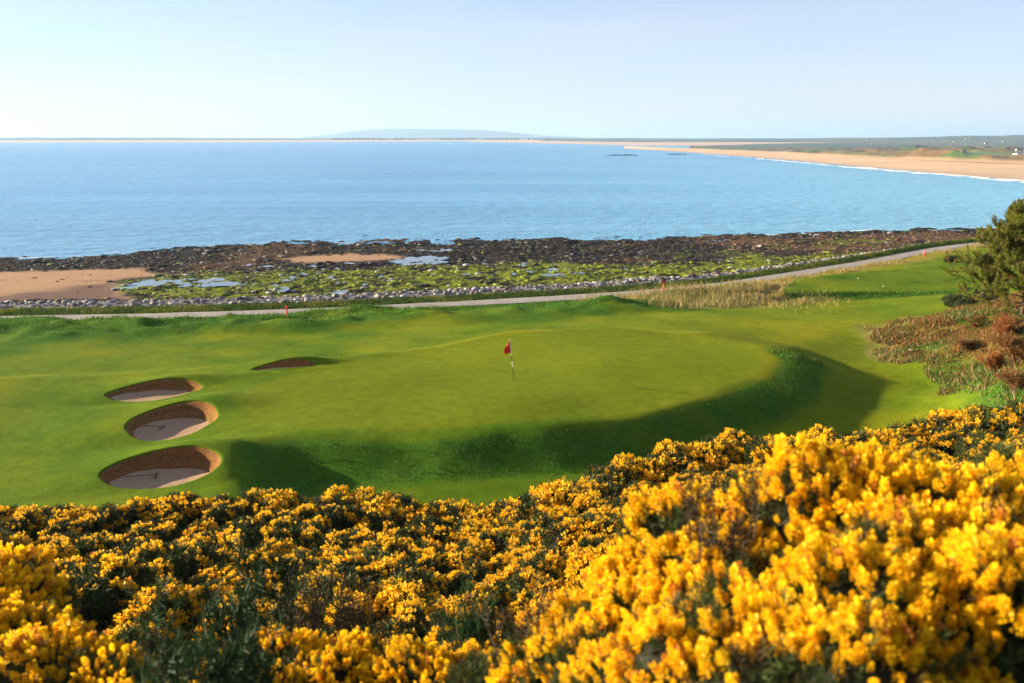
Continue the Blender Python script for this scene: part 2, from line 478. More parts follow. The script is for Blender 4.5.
def gcolor(x, y, z):
    """albedo, wetness, coarseness of the ground cover"""
    n1 = fbm(x * .35, y * .35, 4, 81); n2 = fbm(x * .08, y * .08, 3, 83); n3 = fbm(x * 1.1, y * 1.1, 3, 85)
    yp, ys = ypath(x), ysea(x); dp = y - yp
    c = np.tile(C_FAIR, (len(x), 1)) * (1 + .24 * n2 + .20 * n1 + .07 * n3)[:, None]
    c[:, 0] *= np.clip(1 + .32 * n2 + .22 * n1, .4, 1.6)
    coarse = np.full(len(x), .24)
    gd = pnear(GREEN, x, y); w = sst(-.3, .3, gd)
    c = mixc(c, C_GREEN * (1 + .10 * n2 + .06 * n1)[:, None], w * .9); coarse *= 1 - .6 * w
    pd = pnear(PLAT, x, y)
    # rough: face of the plateau, strip by the gorse, bank behind the fairway, tee banks
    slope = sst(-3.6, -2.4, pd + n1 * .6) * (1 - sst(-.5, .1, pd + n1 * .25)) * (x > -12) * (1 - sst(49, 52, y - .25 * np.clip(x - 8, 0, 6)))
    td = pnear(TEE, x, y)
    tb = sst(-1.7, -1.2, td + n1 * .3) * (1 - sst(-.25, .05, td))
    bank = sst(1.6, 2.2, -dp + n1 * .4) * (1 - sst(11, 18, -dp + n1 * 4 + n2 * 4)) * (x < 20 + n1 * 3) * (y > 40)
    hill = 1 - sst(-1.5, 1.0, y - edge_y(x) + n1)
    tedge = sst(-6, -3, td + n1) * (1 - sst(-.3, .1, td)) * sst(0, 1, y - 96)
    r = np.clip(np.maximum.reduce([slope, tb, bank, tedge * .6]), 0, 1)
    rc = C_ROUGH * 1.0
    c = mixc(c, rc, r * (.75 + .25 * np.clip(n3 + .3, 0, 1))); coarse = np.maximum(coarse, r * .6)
    bl = bank * np.clip(n1 * .9 + .1, 0, 1); c = mixc(c, np.array([.11, .155, .012]), bl * .7)
    # reaches between path and tee: yellow dry rough
    dry = sst(1.4, 2.0, -dp + n1 * .3) * (1 - sst(5, 8, -dp + n1 * 2)) * sst(10, 18, x)
    c = mixc(c, np.array([.24, .19, .03]), dry * .8); coarse = np.maximum(coarse, dry * .6)
    sb = sst(-.8, .8, pnear(STRAWB, x, y) + n1); c = mixc(c, np.array([.17, .17, .04]), sb); coarse = np.maximum(coarse, sb * .7)
    rr = sst(-.8, .8, pnear(ROUGHR, x, y) + n1 * 1.8 + n2)
    c = mixc(c, C_LONG, rr); coarse = np.maximum(coarse, rr * .8)
    s2, b2 = rough_kind(x, y)
    c = mixc(c, C_STRAW * .8, rr * s2); c = mixc(c, C_BRACK, rr * b2)
    c = mixc(c, C_SOIL, hill); coarse = np.maximum(coarse, hill)
    # seaward verge
    v = sst(1.5, 1.9, dp) * (1 - sst(3.3, 4.1, dp + n1 * .7))
    c = mixc(c, np.array([.06, .10, .012]) * 1.0, v); coarse = np.maximum(coarse, v * .7)
    # foreshore
    fs = sst(3.5, 4.2, dp + n1 * .7)
    t = np.clip(dp / (ys - yp), 0, 3)
    f = np.tile(C_WEED, (len(x), 1)) * (1 + .4 * n3)[:, None]
    brown = sst(.1, .5, fbm(x * .07, y * .05, 3, 91) + .5 * n1 + sst(5, 35, x) * .35 - .15)
    f = mixc(f, C_WBROWN, brown * .75)
    al = np.zeros(len(x))
    for A in ALGAE: al = np.maximum(al, sst(-2.5, 3.0, pnear(A, x, y) + n2 * 5))
    am = al * sst(-.35, .25, n3 * .8 + n1 * .6 + .12)
    f = mixc(f, C_ALGA, am)
    far_al = sst(.15, .6, n2 + n1 * .5) * sst(.25, .4, t) * (1 - sst(.6, .8, t)) * sst(0, 20, x)
    f = mixc(f, C_ALGA * .8, far_al * .85)
    st = sst(-1, 1.5, pnear(STONY, x, y) + n1 * 1.5); st = np.maximum(st, (1 - sst(7, 9.5, dp + n1 * 2)) * .8)
    f = mixc(f, C_STONE, st * (.7 + .3 * n3))
    sa = sandmask(x, y)
    wet = sst(-.5, .5, n2 + fbm(x * .05, y * .12, 3, 95) + (114 - y) * .06)
    f = mixc(f, C_SANDD, sa); f = mixc(f, C_SAND * .72, sa * wet * (y < 140))
    # drowned ground
    f = mixc(f, np.array([.10, .12, .10]), sst(1.02, 1.3, t))
    c = mixc(c, f, fs)
    coarse = np.where(fs > .5, np.maximum(.35, .7 * (1 - sa)), coarse)
    wetv = fs * np.clip(.35 * sa * wet + .4 * (1 - sa) * (t > .3), 0, 1)
    return np.clip(c, .004, 1), wetv, coarse


def rough_kind(x, y):
    q = fbm(x * .28, y * .28, 3, 101)
    bx = sst(21, 27, x + 3.5 * q)
    b = np.clip(bx * sst(-.25, .35, fbm(x * .35, y * .4, 3, 103) + .22), 0, 1)
    s = np.clip(sst(-.35, .15, fbm(x * .3, y * .45, 3, 105) + .25) * sst(49, 54, y + q * 3) * (1 - bx), 0, 1)
    return s * .85, b * .8


def grid(xs, ys):
    X, Y = np.meshgrid(xs, ys); n, m = X.shape
    i = np.arange(n * m).reshape(n, m)
    f = np.stack([i[:-1, :-1], i[:-1, 1:], i[1:, 1:], i[1:, :-1]], -1).reshape(-1, 4)
    return X.ravel(), Y.ravel(), f


def geo(a, b, step, g):
    o = [a]
    while o[-1] < b: o.append(o[-1] + step); step *= g
    return np.array(o)


xs_p = np.concatenate([np.arange(0, 34, .25), np.arange(34, 76, .5), np.arange(76, 112, 1.2), geo(112, 15000, 2, 1.12)])
xs = np.concatenate([-xs_p[:0:-1], xs_p])
ys = np.concatenate([np.arange(-60, -8, 4), np.arange(-8, 18, .5), np.arange(18, 62, .22), np.arange(62, 132, .4), np.arange(132, 205, .7), geo(205, 23000, 2, 1.12)])
gx, gy, gf = grid(xs, ys)
gz = Z0(gx, gy)
tuck = np.zeros(len(gx))
for b in BUNK:
    u, v = bk_local(b, gx, gy); r = np.hypot(u, v)
    tuck = np.maximum(tuck, (1 - sst(1.10, 1.22, r)))
gcol, gwet, gco = gcolor(gx, gy, gz)
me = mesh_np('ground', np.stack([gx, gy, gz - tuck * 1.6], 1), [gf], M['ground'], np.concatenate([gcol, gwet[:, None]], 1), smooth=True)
at = me.attributes.new('coarse', 'FLOAT', 'POINT'); at.data.foreach_set('value', gco.astype(np.float32))
tag(link('ground', me), kind='structure')

# coastal path
pxs = np.arange(-95, 84, .5); yy = ypath(pxs); tn = np.stack([np.gradient(pxs), np.gradient(yy)], 1); tn /= np.linalg.norm(tn, axis=1, keepdims=True)
nn = np.stack([-tn[:, 1], tn[:, 0]], 1); rows = []
wl = 1.42 + fbm(pxs * .4, pxs * 0, 3, 3) * .14
for k in np.linspace(-.84, .84, 7):
    q = np.stack([pxs, yy], 1) + nn * (k * wl)[:, None]
    rows.append(np.stack([q[:, 0], q[:, 1], zpath(pxs) + .03 + .03 * (1 - k * k)], 1))
V = np.stack(rows, 1); n, m = V.shape[:2]; ii = np.arange(n * m).reshape(n, m)
me = mesh_np('path', V.reshape(-1, 3), [np.stack([ii[:-1, :-1], ii[1:, :-1], ii[1:, 1:], ii[:-1, 1:]], -1).reshape(-1, 4)], M['gravel'], smooth=True)
tag(link('path', me), kind='structure')


# ------------------------------------------------------------------ sea
def sea_mat():
    t = NT('sea_water'); p = t.pos()
    mp = t.n('ShaderNodeMapping'); t.l(p, mp.inputs[0]); mp.inputs['Scale'].default_value = (1, 1.5, 1); mp.inputs['Rotation'].default_value = (0, 0, R(12))
    h = t.math('ADD', t.math('MULTIPLY', t.noise(1.1, 6, .65, mp.outputs[0]), .45), t.math('MULTIPLY', t.noise(.16, 5, .62, mp.outputs[0]), 2.2))
    dist = t.n('ShaderNodeVectorMath', operation='LENGTH'); t.l(p, dist.inputs[0])
    patch = t.noise(.006, 4, .6, mp.outputs[0])
    sep = t.n('ShaderNodeSeparateXYZ'); t.l(p, sep.inputs[0])
    # shallows are greener and paler close to the beach on the right
    sh = t.math('MULTIPLY', t.maprange(sep.outputs[0], -60, 160, 0, 1), t.maprange(sep.outputs[1], 900, 150, .25, 1))
    deep = t.mix(t.maprange(patch, .35, .65, 0, 1), (.010, .195, .45), (.028, .27, .54))
    c = t.mix(sh, deep, (.13, .50, .68))
    lane = t.n('ShaderNodeMapping'); t.l(p, lane.inputs[0]); lane.inputs['Scale'].default_value = (.0022, .022, 1); lane.inputs['Rotation'].default_value = (0, 0, R(4))
    ln = t.maprange(t.noise(1.0, 6, .62, lane.outputs[0]), .42, .62, 0, 1)
    near_ = t.maprange(sep.outputs[1], 290, 140, 0, .38)
    c = t.mix(near_, c, (.17, .40, .52)); c = t.mix(t.math('MULTIPLY', ln, .26), c, (.16, .42, .60))
    h = t.math('MULTIPLY', h, t.maprange(ln, 0, 1, 1.25, .6))
    return t.done(t.prin(c, .17, t.bump(h, 1.0, 1.1), .5, IOR=1.33))


M['sea'] = sea_mat()
me = mesh_np('sea_water', [(-15000, 60, 0), (15000, 60, 0), (15000, 23500, 0), (-15000, 23500, 0)], [np.array([[0, 1, 2, 3]])], M['sea'])
tag(link('sea_water', me), kind='structure')
foam = simple('foam', (.82, .85, .86), .8, .5, .15)


def foam_strip(pts, wmin, wmax, z, seed):
    pts = np.array(pts); d = np.concatenate([[0], np.cumsum(np.linalg.norm(np.diff(pts[:, :2], axis=0), axis=1))])
    n = int(d[-1] / 2.0) + 2; s = np.linspace(0, d[-1], n)
    x = np.interp(s, d, pts[:, 0]); y = np.interp(s, d, pts[:, 1])
    tx, ty = np.gradient(x), np.gradient(y); L = np.hypot(tx, ty)
    nx, ny = -ty / L, tx / L
    w = np.clip(wmin + (wmax - wmin) * (fbm(s * .06, s * 0, 4, seed) * .9 + .35), 0.02, None)
    o = fbm(s * .04, s * 0, 3, seed + 5) * wmax
    a = np.stack([x + nx * (o - w), y + ny * (o - w), np.full(n, z)], 1); b = np.stack([x + nx * (o + w), y + ny * (o + w), np.full(n, z)], 1)
    v = np.concatenate([a, b]); i = np.arange(n - 1)
    me = mesh_np('surf', v, [np.stack([i, i + 1, i + 1 + n, i + n], 1)], foam)
    return tag(link('surf', me), kind='structure')


SHORE = [(1180, 198), (1100, 188.5), (1024, 181.0), (990, 178.4), (950, 175), (905, 170.8), (860, 167), (780, 159.5), (700, 153.2), (650, 149.8), (624, 148.5)]
foam_strip([P(a, b + .3, 0) for a, b in SHORE[:7]] , 1.0, 9, .03, 3)
foam_strip([P(a, b + 1.0, 0) for a, b in SHORE[:9]], 0.0, 4, .035, 9)
foam_strip([P(a, b, 0) for a, b in [(800, 233.5), (850, 231), (900, 228.2), (950, 227.2), (1000, 228)]], .0, .9, .03, 13)
foam_strip([P(a, b, 0) for a, b in [(180, 247.5), (250, 244), (370, 242), (512, 239.6), (640, 238.8), (760, 235.6), (850, 231.5)]], -.3, 2.4, .03, 33)
foam_strip([P(a, b, 0) for a, b in [(-30, 261), (20, 258.5), (70, 256), (120, 252)]], .0, .8, .03, 23)

# ------------------------------------------------------------------ far beach and dunes on the right
sh = np.array([P(a, b, 0) for a, b in SHORE])
UP = [(1180, 174), (1100, 167), (1024, 163.2), (990, 162), (950, 160.6), (905, 158.7), (860, 156.8), (780, 152), (700, 148.6), (650, 147.2), (624, 146.3)]
up = np.array([P(a, b, 3.2) for a, b in UP])
q = np.linspace(0, len(sh) - 1, 260); kk = np.arange(len(sh))
shi = np.stack([np.interp(q, kk, sh[:, i]) for i in range(3)], 1); upi = np.stack([np.interp(q, kk, up[:, i]) for i in range(3)], 1)
T = np.linspace(-.12, 1.05, 30)
V = shi[:, None, :2] + (upi - shi)[:, None, :2] * T[None, :, None]
zb = np.interp(T, [-.12, 0, .15, .7, 1, 1.05], [-.9, -.12, .35, 1.6, 3.0, 3.2])[None, :] + fbm(V[..., 0] * .02, V[..., 1] * .02, 3, 7) * .15 * (T > .1)
V = np.concatenate([V, zb[..., None]], -1)
n, m = V.shape[:2]; ii = np.arange(n * m).reshape(n, m)
sand_far = np.array([.62, .40, .19])[None, None] * (1 + .12 * fbm(V[..., 0] * .015, V[..., 1] * .04, 3, 17))[..., None] * np.interp(T, [-.12, .0, .12, .3, 1], [.7, .72, .8, 1, 1])[None, :, None]
me = mesh_np('beach', V.reshape(-1, 3), [np.stack([ii[:-1, :-1], ii[1:, :-1], ii[1:, 1:], ii[:-1, 1:]], -1).reshape(-1, 4)], M['ground'], sand_far.reshape(-1, 3), smooth=True)
tag(link('beach', me), kind='structure')
# dunes: inland of the upper beach edge
T = np.linspace(-.02, 1, 90)
qd = np.linspace(0, 8.2, 420); upd = np.stack([np.interp(qd, kk, up[:, i]) for i in range(3)], 1); shd = np.stack([np.interp(qd, kk, sh[:, i]) for i in range(3)], 1)
dirv = (upd - shd)[:, :2]; dirv /= np.linalg.norm(dirv, axis=1, keepdims=True)
V = upd[:, None, :2] + dirv[:, None, :] * (T * 520)[None, :, None]
amp = np.interp(qd, [0, 3, 5, 6.5, 7.5, 8.2], [10.5, 10.5, 9.0, 5.0, 1.8, .3])[:, None]
hum = .62 + .34 * fbm(V[..., 0] * .05, V[..., 1] * .03, 4, 27)
zz = 2.9 + amp * np.clip(hum, .05, 1.2) * sst(0, .10, T)[None, :] * (1 - .5 * sst(.6, 1, T))[None, :]
g1 = fbm(V[..., 0] * .04, V[..., 1] * .02, 4, 37)
dc = np.tile(np.array([.12, .105, .035]), (*zz.shape, 1))
w = sst(-.2, .4, g1)[..., None]; dc = dc * (1 - w) + np.array([.19, .115, .035]) * w
w = sst(.0, .5, fbm(V[..., 0] * .03, V[..., 1] * .02, 3, 47))[..., None]; dc = dc * (1 - w) + np.array([.085, .13, .03]) * w
w = (sst(.32, .55, hum * 0 + fbm(V[..., 0] * .03, V[..., 1] * .03, 3, 57)) )[..., None]; dc = dc * (1 - w) + np.array([.06, .05, .025]) * w
w = (1 - sst(.01, .05, T))[None, :, None] * np.ones_like(zz)[..., None]; dc = dc * (1 - w) + np.array([.5, .32, .15]) * w
# mown green field near the houses
fld = (sst(0, .12, 1.1 - np.abs(qd - 2.6))[:, None] * sst(.05, .1, T)[None, :] * (1 - sst(.3, .36, T))[None, :])[..., None]
dc = dc * (1 - fld) + np.array([.12, .19, .035]) * fld
zz = zz * (1 - fld[..., 0] * .6) + 5.6 * fld[..., 0] * .6
V = np.concatenate([V, zz[..., None]], -1); n, m = V.shape[:2]; ii = np.arange(n * m).reshape(n, m)
me = mesh_np('dunes', V.reshape(-1, 3), [np.stack([ii[:-1, :-1], ii[1:, :-1], ii[1:, 1:], ii[:-1, 1:]], -1).reshape(-1, 4)], M['ground'], dc.reshape(-1, 3), smooth=True)
tag(link('dunes', me), kind='structure')


# ------------------------------------------------------------------ far coast and hills
def ridge(name, pts, base_z, depth, rough, seed, col, col2, n=400, steps=10):
    """pts: (px, y px of crest, distance)"""
    a = np.array(pts, float); x = np.linspace(a[0, 0], a[-1, 0], n)
    cy = np.interp(x, a[:, 0], a[:, 1]); dist = np.interp(x, a[:, 0], a[:, 2])
    top = np.array([PD(u, v, d) for u, v, d in zip(x, cy, dist)])
    T = np.linspace(0, 1, steps); rows = []
    hh = top[:, 2] - base_z
    nz = fbm(x * rough, x * 0 + seed, 4, seed)
    for t in T:
        y = top[:, 1] - depth * (1 - t); s = y / top[:, 1]
        z = base_z + np.maximum(hh * (1 + .12 * nz), 1.0) * (sst(0, 1, t) * .8 + .2 * t) * (1 + .12 * fbm(x * rough * 1.7, x * 0 + t * 5, 3, seed + 3) * (1 - t))
        rows.append(np.stack([top[:, 0] * s, y, z], 1))
    y = top[:, 1] + depth * .8; s = y / top[:, 1]; rows.append(np.stack([top[:, 0] * s, y, np.full(n, base_z - 2)], 1))
    V = np.stack(rows, 1); nn_, m = V.shape[:2]; ii = np.arange(nn_ * m).reshape(nn_, m)
    w = sst(-.3, .4, fbm(V[..., 0] * .004, V[..., 1] * .002, 4, seed + 9))[..., None]
    cc = np.array(col) * (1 - w) + np.array(col2) * w
    me = mesh_np(name, V.reshape(-1, 3), [np.stack([ii[:-1, :-1], ii[1:, :-1], ii[1:, 1:], ii[:-1, 1:]], -1).reshape(-1, 4)], M['ground'], cc.reshape(-1, 3), smooth=True)
    return tag(link(name, me), kind='structure')


ridge('hills', [(300, 137.4, 15000), (330, 134.6, 15000), (360, 130.4, 15000), (385, 129.0, 15000), (430, 129.6, 15000), (470, 130.2, 15000), (505, 132.0, 15000), (540, 135.6, 15000), (580, 137.2, 15000)],
      0, 2200, .02, 3, (.05, .07, .035), (.08, .09, .04))
ridge('far_coast', [(-160, 138.3, 5200), (0, 137.6, 5200), (100, 137.4, 5200), (200, 137.8, 5400), (300, 138.2, 5600), (420, 138.0, 6000), (560, 138.2, 6400), (660, 138.8, 6000)],
      0.3, 900, .03, 5, (.08, .09, .04), (.13, .12, .06))
ridge('far_coast', [(540, 138.2, 6200), (620, 138.0, 5600), (700, 138.6, 4800), (800, 138.4, 4200), (880, 137.4, 4000), (960, 136.2, 4000), (1024, 135.0, 3800), (1200, 132, 3800)],
      0.3, 2500, .025, 7, (.06, .085, .04), (.12, .12, .05))
# pale sand at the foot of the far coast
for nm, pts in (('far_shore', [(-160, 142.9), (0, 142.8), (150, 142.6), (300, 142.0), (450, 141.4), (600, 141.0), (680, 141.2)]), ('far_shore', [(470, 141.7), (560, 143.6), (640, 145.8), (760, 145.6), (900, 147)])):
    a = np.array([P(u, v, 0) for u, v in pts]); L = 900 if pts[0][0] < 0 else 500
    b = a.copy(); s = (a[:, 1] + L) / a[:, 1]; b[:, 0] *= s; b[:, 1] *= s; a[:, 2] = -.3; mid = (a + b) / 2; mid[:, 2] = 2.0; b[:, 2] = 5.5
    n = len(a); i = np.arange(n - 1)
    me = mesh_np(nm, np.concatenate([a, mid, b]), [np.stack([i, i + 1, i + 1 + n, i + n], 1), np.stack([i + n, i + 1 + n, i + 1 + 2 * n, i + 2 * n], 1)], M['ground'], np.tile([[.60, .42, .25]], (3 * n, 1)))
    tag(link(nm, me), kind='structure')
# dark tree belts on the far coast (one far-off mass)
tv, tf = [], []
ico = bmesh.new(); bmesh.ops.create_icosphere(ico, subdivisions=2, radius=1); iv = np.array([v.co[:] for v in ico.verts]); iF = np.array([[v.index for v in f.verts] for f in ico.faces]); ico.free()
ico = bmesh.new(); bmesh.ops.create_icosphere(ico, subdivisions=3, radius=1); iv3 = np.array([v.co[:] for v in ico.verts]); iF3 = np.array([[v.index for v in f.verts] for f in ico.faces]); ico.free()
k = 0
for (a, b, dens) in [(-100, 20, .5), (50, 75, .8), (104, 125, 1.3), (150, 175, .6), (330, 420, .35), (440, 560, .3)]:
    for _ in range(int((b - a) * dens * 2)):
        u = random.uniform(a, b); p = PD(u, 139, 5150 + random.uniform(-150, 60)); hgt = random.uniform(2, 5)
        v = iv * np.array([hgt * 1.6, hgt * 1.2, hgt]) * (1 + .3 * rng.standard_normal((len(iv), 1)) * .5) + np.array([p[0], p[1], 8 + hgt * .5])
        tv.append(v); tf.append(iF + k); k += len(iv)
nv = sum(len(a) for a in tv)
me = mesh_np('far_woodland', np.concatenate(tv), [np.concatenate(tf)], M['wrack'], np.tile([[.03, .05, .025]], (nv, 1)))
tag(link('far_woodland', me), 'dark belts of woodland along the hazy far shore', 'woodland', None, 'stuff')


# houses
def house_mesh(w, d, h, rh):
    v = [(-w, -d, 0), (w, -d, 0), (w, d, 0), (-w, d, 0), (-w, -d, h), (w, -d, h), (w, d, h), (-w, d, h), (-w, 0, h + rh), (w, 0, h + rh)]
    f4 = np.array([[0, 1, 5, 4], [2, 3, 7, 6]]); f4b = np.array([[4, 5, 9, 8], [6, 7, 8, 9]])
    f3 = np.array([[3, 0, 4], [3, 4, 7], [4, 8, 7], [1, 2, 6], [1, 6, 5], [5, 6, 9]])
    return np.array(v, float), f4, f4b, f3


v, f4, f4b, f3 = house_mesh(6, 4, 5, 3.2)
hm = mesh_np('far_house', v, [f4, f4b, f3], [M['render'], M['slate']], None, fmat=[0, 0, 1, 1] + [0] * 6)
far_ridge = {}
dg = bpy.context.evaluated_depsgraph_get()
coast = [o for o in C.objects if o.name.startswith('far_coast')]
for o in coast: o.data.update()
from mathutils.bvhtree import BVHTree
bvh = [BVHTree.FromPolygons([v.co for v in o.data.vertices], [p.vertices[:] for p in o.data.polygons]) for o in coast]
cnt = 0
for _ in range(900):
    if cnt >= 26: break
    u = random.choice([random.gauss(858, 12), random.gauss(905, 30), random.gauss(985, 25), random.uniform(700, 1024), random.gauss(760, 40)]); 
    if u > 1030: continue
    d = random.uniform(2000, 3300); x = (u - CX) / FPX * d
    for bt in bvh[1:]:
        h = bt.ray_cast(Vector((x, d, 400)), Vector((0, 0, -1)))
        if h[0] is not None and h[0].z > 3:
            o = link('far_house', hm, None, h[0] - Vector((0, 0, .4))); o.rotation_euler.z = random.uniform(-.6, .6); o.scale = (random.uniform(.22, .5),) * 3
            tag(o, 'tiny white house scattered on the hazy far coast', 'house', 'houses of the far settlement'); cnt += 1
            break


def bvh_of(name):
    o = bpy.data.objects[name]
    return BVHTree.FromPolygons([v.co for v in o.data.vertices], [p.vertices[:] for p in o.data.polygons])


dune = bvh_of('dunes')


def on(bt, px, d):
    x = (px - CX) / FPX * d * 1.0
    h = bt.ray_cast(Vector((x, d, 300)), Vector((0, 0, -1)))
    return h[0] if h[0] is not None else Vector((x, d, 6))


def cottage(px, d, w, dd, h, rh, rz, label, nchim):
    p = on(dune, px, d); r = empty('cottage', p - Vector((0, 0, .6)), rz); tag(r, label, 'cottage')
    v, f4, f4b, f3 = house_mesh(w, dd, h, rh)
    link('wall', mesh_np('wall', v, [f4, f3], M['white']), r)
    bm = bmesh.new()
    ang = math.atan2(rh, dd); ln = math.hypot(rh, dd) + .5
    for s in (-1, 1):
        add_box(bm, (0, s * (dd / 2 + .12), h + rh / 2 + .06), (2 * w + .6, ln, .18), Euler((-s * ang, 0, 0)).to_matrix())
    rf = bm_obj('roof', bm, M['slate'], r)
    for k in range(nchim):
        bm = bmesh.new(); add_box(bm, ((-1 if k == 0 else 1) * (w - .7), 0, h + rh + .4), (.9, .9, 1.5)); bm_obj('chimney', bm, M['white'], rf)
    for k in range(3):
        bm = bmesh.new(); add_box(bm, (-w + w * .33 + k * w * .66, -dd - .03, h * .55), (1.1, .12, 1.3)); bm_obj('window', bm, M['glass'], r)
    bm = bmesh.new(); add_box(bm, (w * .72, -dd - .03, 1.05 + .6), (1.0, .12, 2.1)); bm_obj('door', bm, M['slate'], r)


cottage(1008, 700, 2.8, 2.5, 2.8, 2.0, -1.15, 'small white cottage with its pale gable end towards the beach', 1)
cottage(1021, 715, 4.6, 2.8, 3.0, 2.1, .1, 'long low white cottage with a dark slate roof above the dunes', 2)

# ------------------------------------------------------------------ rocks
def rock_mesh(seed, flat=.7, fine=False):
    v = (iv3 if fine else iv).copy()
    n = fbm(v[:, 0] * 1.3 + seed, v[:, 1] * 1.3, 3, seed, v[:, 2] * 1.3)
    v = v * (1 + .38 * n[:, None]); v[:, 2] *= flat
    r = np.random.default_rng(seed)
    for _ in range(5):                  # flat broken faces
        d = r.standard_normal(3); d /= np.linalg.norm(d); o = .62; s = v @ d; m = s > o; v[m] -= np.outer(s[m] - o, d) * .9
    return v


def rock_stuff(name, x, y, size, col, label, cat, sink=.25, flat=.6, zref=None):
    n = len(x); z = Z(x, y) if zref is None else zref
    V, Fa, Cc = [], [], []
    k = 0
    T = [rock_mesh(s, flat) for s in range(6)]
    for s in range(6):
        m = np.arange(n) % 6 == s
        if not m.any(): continue
        c = m.sum(); a = rng.uniform(0, 6.28, c); X = np.stack([np.cos(a), np.sin(a), np.zeros(c)], 1); Y = np.stack([-np.sin(a), np.cos(a), np.zeros(c)], 1); Zd = np.tile([[0, 0, 1.]], (c, 1))
        X = X * rng.uniform(.8, 1.5, (c, 1))
        v, f = scatter(T[s], iF, np.stack([x[m], y[m], z[m] + size[m] * (flat * .5 - sink)], 1), X, Y, Zd, size[m])
        V.append(v); Fa.append(f + k); k += len(v)
        Cc.append(np.repeat(col[m], len(iv), 0))
    me = mesh_np(name, np.concatenate(V), [np.concatenate(Fa)], M['wrack'], np.concatenate(Cc))
    return tag(link(name, me), label, cat, None, 'stuff')


def infrustum(x, y, mrg=1.12): return np.abs(x) < .5626 * mrg * y


N = 42000
y = rng.uniform(80, 200, N); x = rng.uniform(-112, 112, N); yp, ysv = ypath(x), ysea(x); t = (y - yp) / (ysv - yp)
sa = sandmask(x, y); al = np.maximum(pnear(ALGAE[0], x, y), pnear(ALGAE[1], x, y))
dens = np.where(t > .55, 1.0, .5) * (1 - .96 * sa)
dens *= np.where(t > .97, np.exp(-(t - .97) * 22), 1)
keep = infrustum(x, y) & (t > .13) & (t < 1.25) & (rng.random(N) < dens) & (al < 1.5)
x, y, t = x[keep], y[keep], t[keep]
n2 = fbm(x * .07, y * .05, 3, 91)
w = (sst(-.1, .5, n2 + sst(5, 35, x) * .4 - .05 + .3 * rng.standard_normal(len(x)))[:, None]) * (1 - sst(.8, .95, t))[:, None]
col = (C_WEED * .8) * (1 - w) + C_WBROWN * w
gcol2 = rng.random(len(x)) < .10 + .25 * sst(0, .5, fbm(x * .08, y * .08, 3, 83) + fbm(x * .35, y * .35, 4, 81) * .5) * (t < .8); col[gcol2] = C_ALGA * .7
gcol3 = rng.random(len(x)) < .04; col[gcol3] = C_STONE * .8
size = np.clip(rng.lognormal(-1.75, .55, len(x)), .07, .8) * np.where(t > .9, 1.15, 1)
zz = np.maximum(Z(x, y), -.12)
rock_stuff('weedy_rocks', x, y, size, col * rng.uniform(.6, 1.4, (len(x), 1)), 'dark seaweed covered rocks along the edge of the sea', 'rocks', .16, .32, zz)
N = 24000
y = rng.uniform(75, 160, N); x = rng.uniform(-90, 70, N); al = np.maximum(pnear(ALGAE[0], x, y), pnear(ALGAE[1], x, y)) + fbm(x * .08, y * .08, 3, 83) * 3
keep = infrustum(x, y) & (al > -1) & (rng.random(N) < .75) & (sandmask(x, y) < .4) & (y - ypath(x) > 7)
x, y = x[keep], y[keep]
w = rng.random((len(x), 1)); col = C_ALGA * (.5 + 1.1 * w)
dk = rng.random(len(x)) < .34; col[dk] = C_WEED * 1.2
st = rng.random(len(x)) < .10; col[st] = C_STONE
ye = rng.random(len(x)) < .12; col[ye] = np.array([.22, .20, .012])
rock_stuff('mossy_rocks', x, y, np.clip(rng.lognormal(-1.8, .5, len(x)), .07, .6), col, 'low rocks coated with bright green algae on the foreshore', 'rocks', .17, .34)
# stones of the rock armour: small ones as one mass, the big ones one by one
N = 9000
x = rng.uniform(-75, 75, N); dp = rng.uniform(3.9, 9.0, N); y = ypath(x) + dp
stn = pnear(STONY, x, y)
keep = infrustum(x, y) & (rng.random(N) < np.where(stn > -1, 1, .55)) & (dp < 7.5 + np.where(x > 0, 2, 0))
x, y = x[keep], y[keep]
xe = rng.uniform(5, 70, 9000); ye_ = rng.uniform(85, 150, 9000); k2 = pnear(STONY, xe, ye_) > -.5
x = np.concatenate([x, xe[k2]]); y = np.concatenate([y, ye_[k2]])
col = np.array([.25, .23, .225]) * rng.uniform(.2, 1.4, (len(x), 1)) * (1 + .08 * rng.standard_normal((len(x), 3)))
dk = rng.random(len(x)) < .35; col[dk] = np.array([.12, .09, .07])
rock_stuff('shingle', x, y, np.clip(rng.lognormal(-2.15, .5, len(x)), .05, .34), np.clip(col, .01, .8), 'pale grey stones and shingle along the seaward side of the path', 'stones', .2, .65)
boul = [mesh_np('boulder', rock_mesh(20 + s, .72, True), [iF3], M['rock_grey']) for s in range(6)]
nb = 0
while nb < 84:
    xx = random.uniform(-58, 66); dpv = random.gauss(6.2, 1.6)
    if dpv < 4.2: continue
    yv = float(ypath(np.array([xx]))[0]) + dpv
    if abs(xx) > .5626 * 1.03 * yv: continue
    s = random.uniform(.10, .24) * (1.15 if random.random() < .2 else 1)
    o = link('boulder', boul[nb % 6], None, (xx, yv, z1(xx, yv) + s * .18)); o.rotation_euler = (random.uniform(-.3, .3), random.uniform(-.3, .3), random.uniform(0, 6.28)); o.scale = (s * random.uniform(.9, 1.9), s * random.uniform(.8, 1.2), s * random.uniform(.6, 1.0))
    tag(o, 'weathered pale boulder in the rock armour below the coastal path verge', 'boulder', 'boulders of the rock armour'); nb += 1
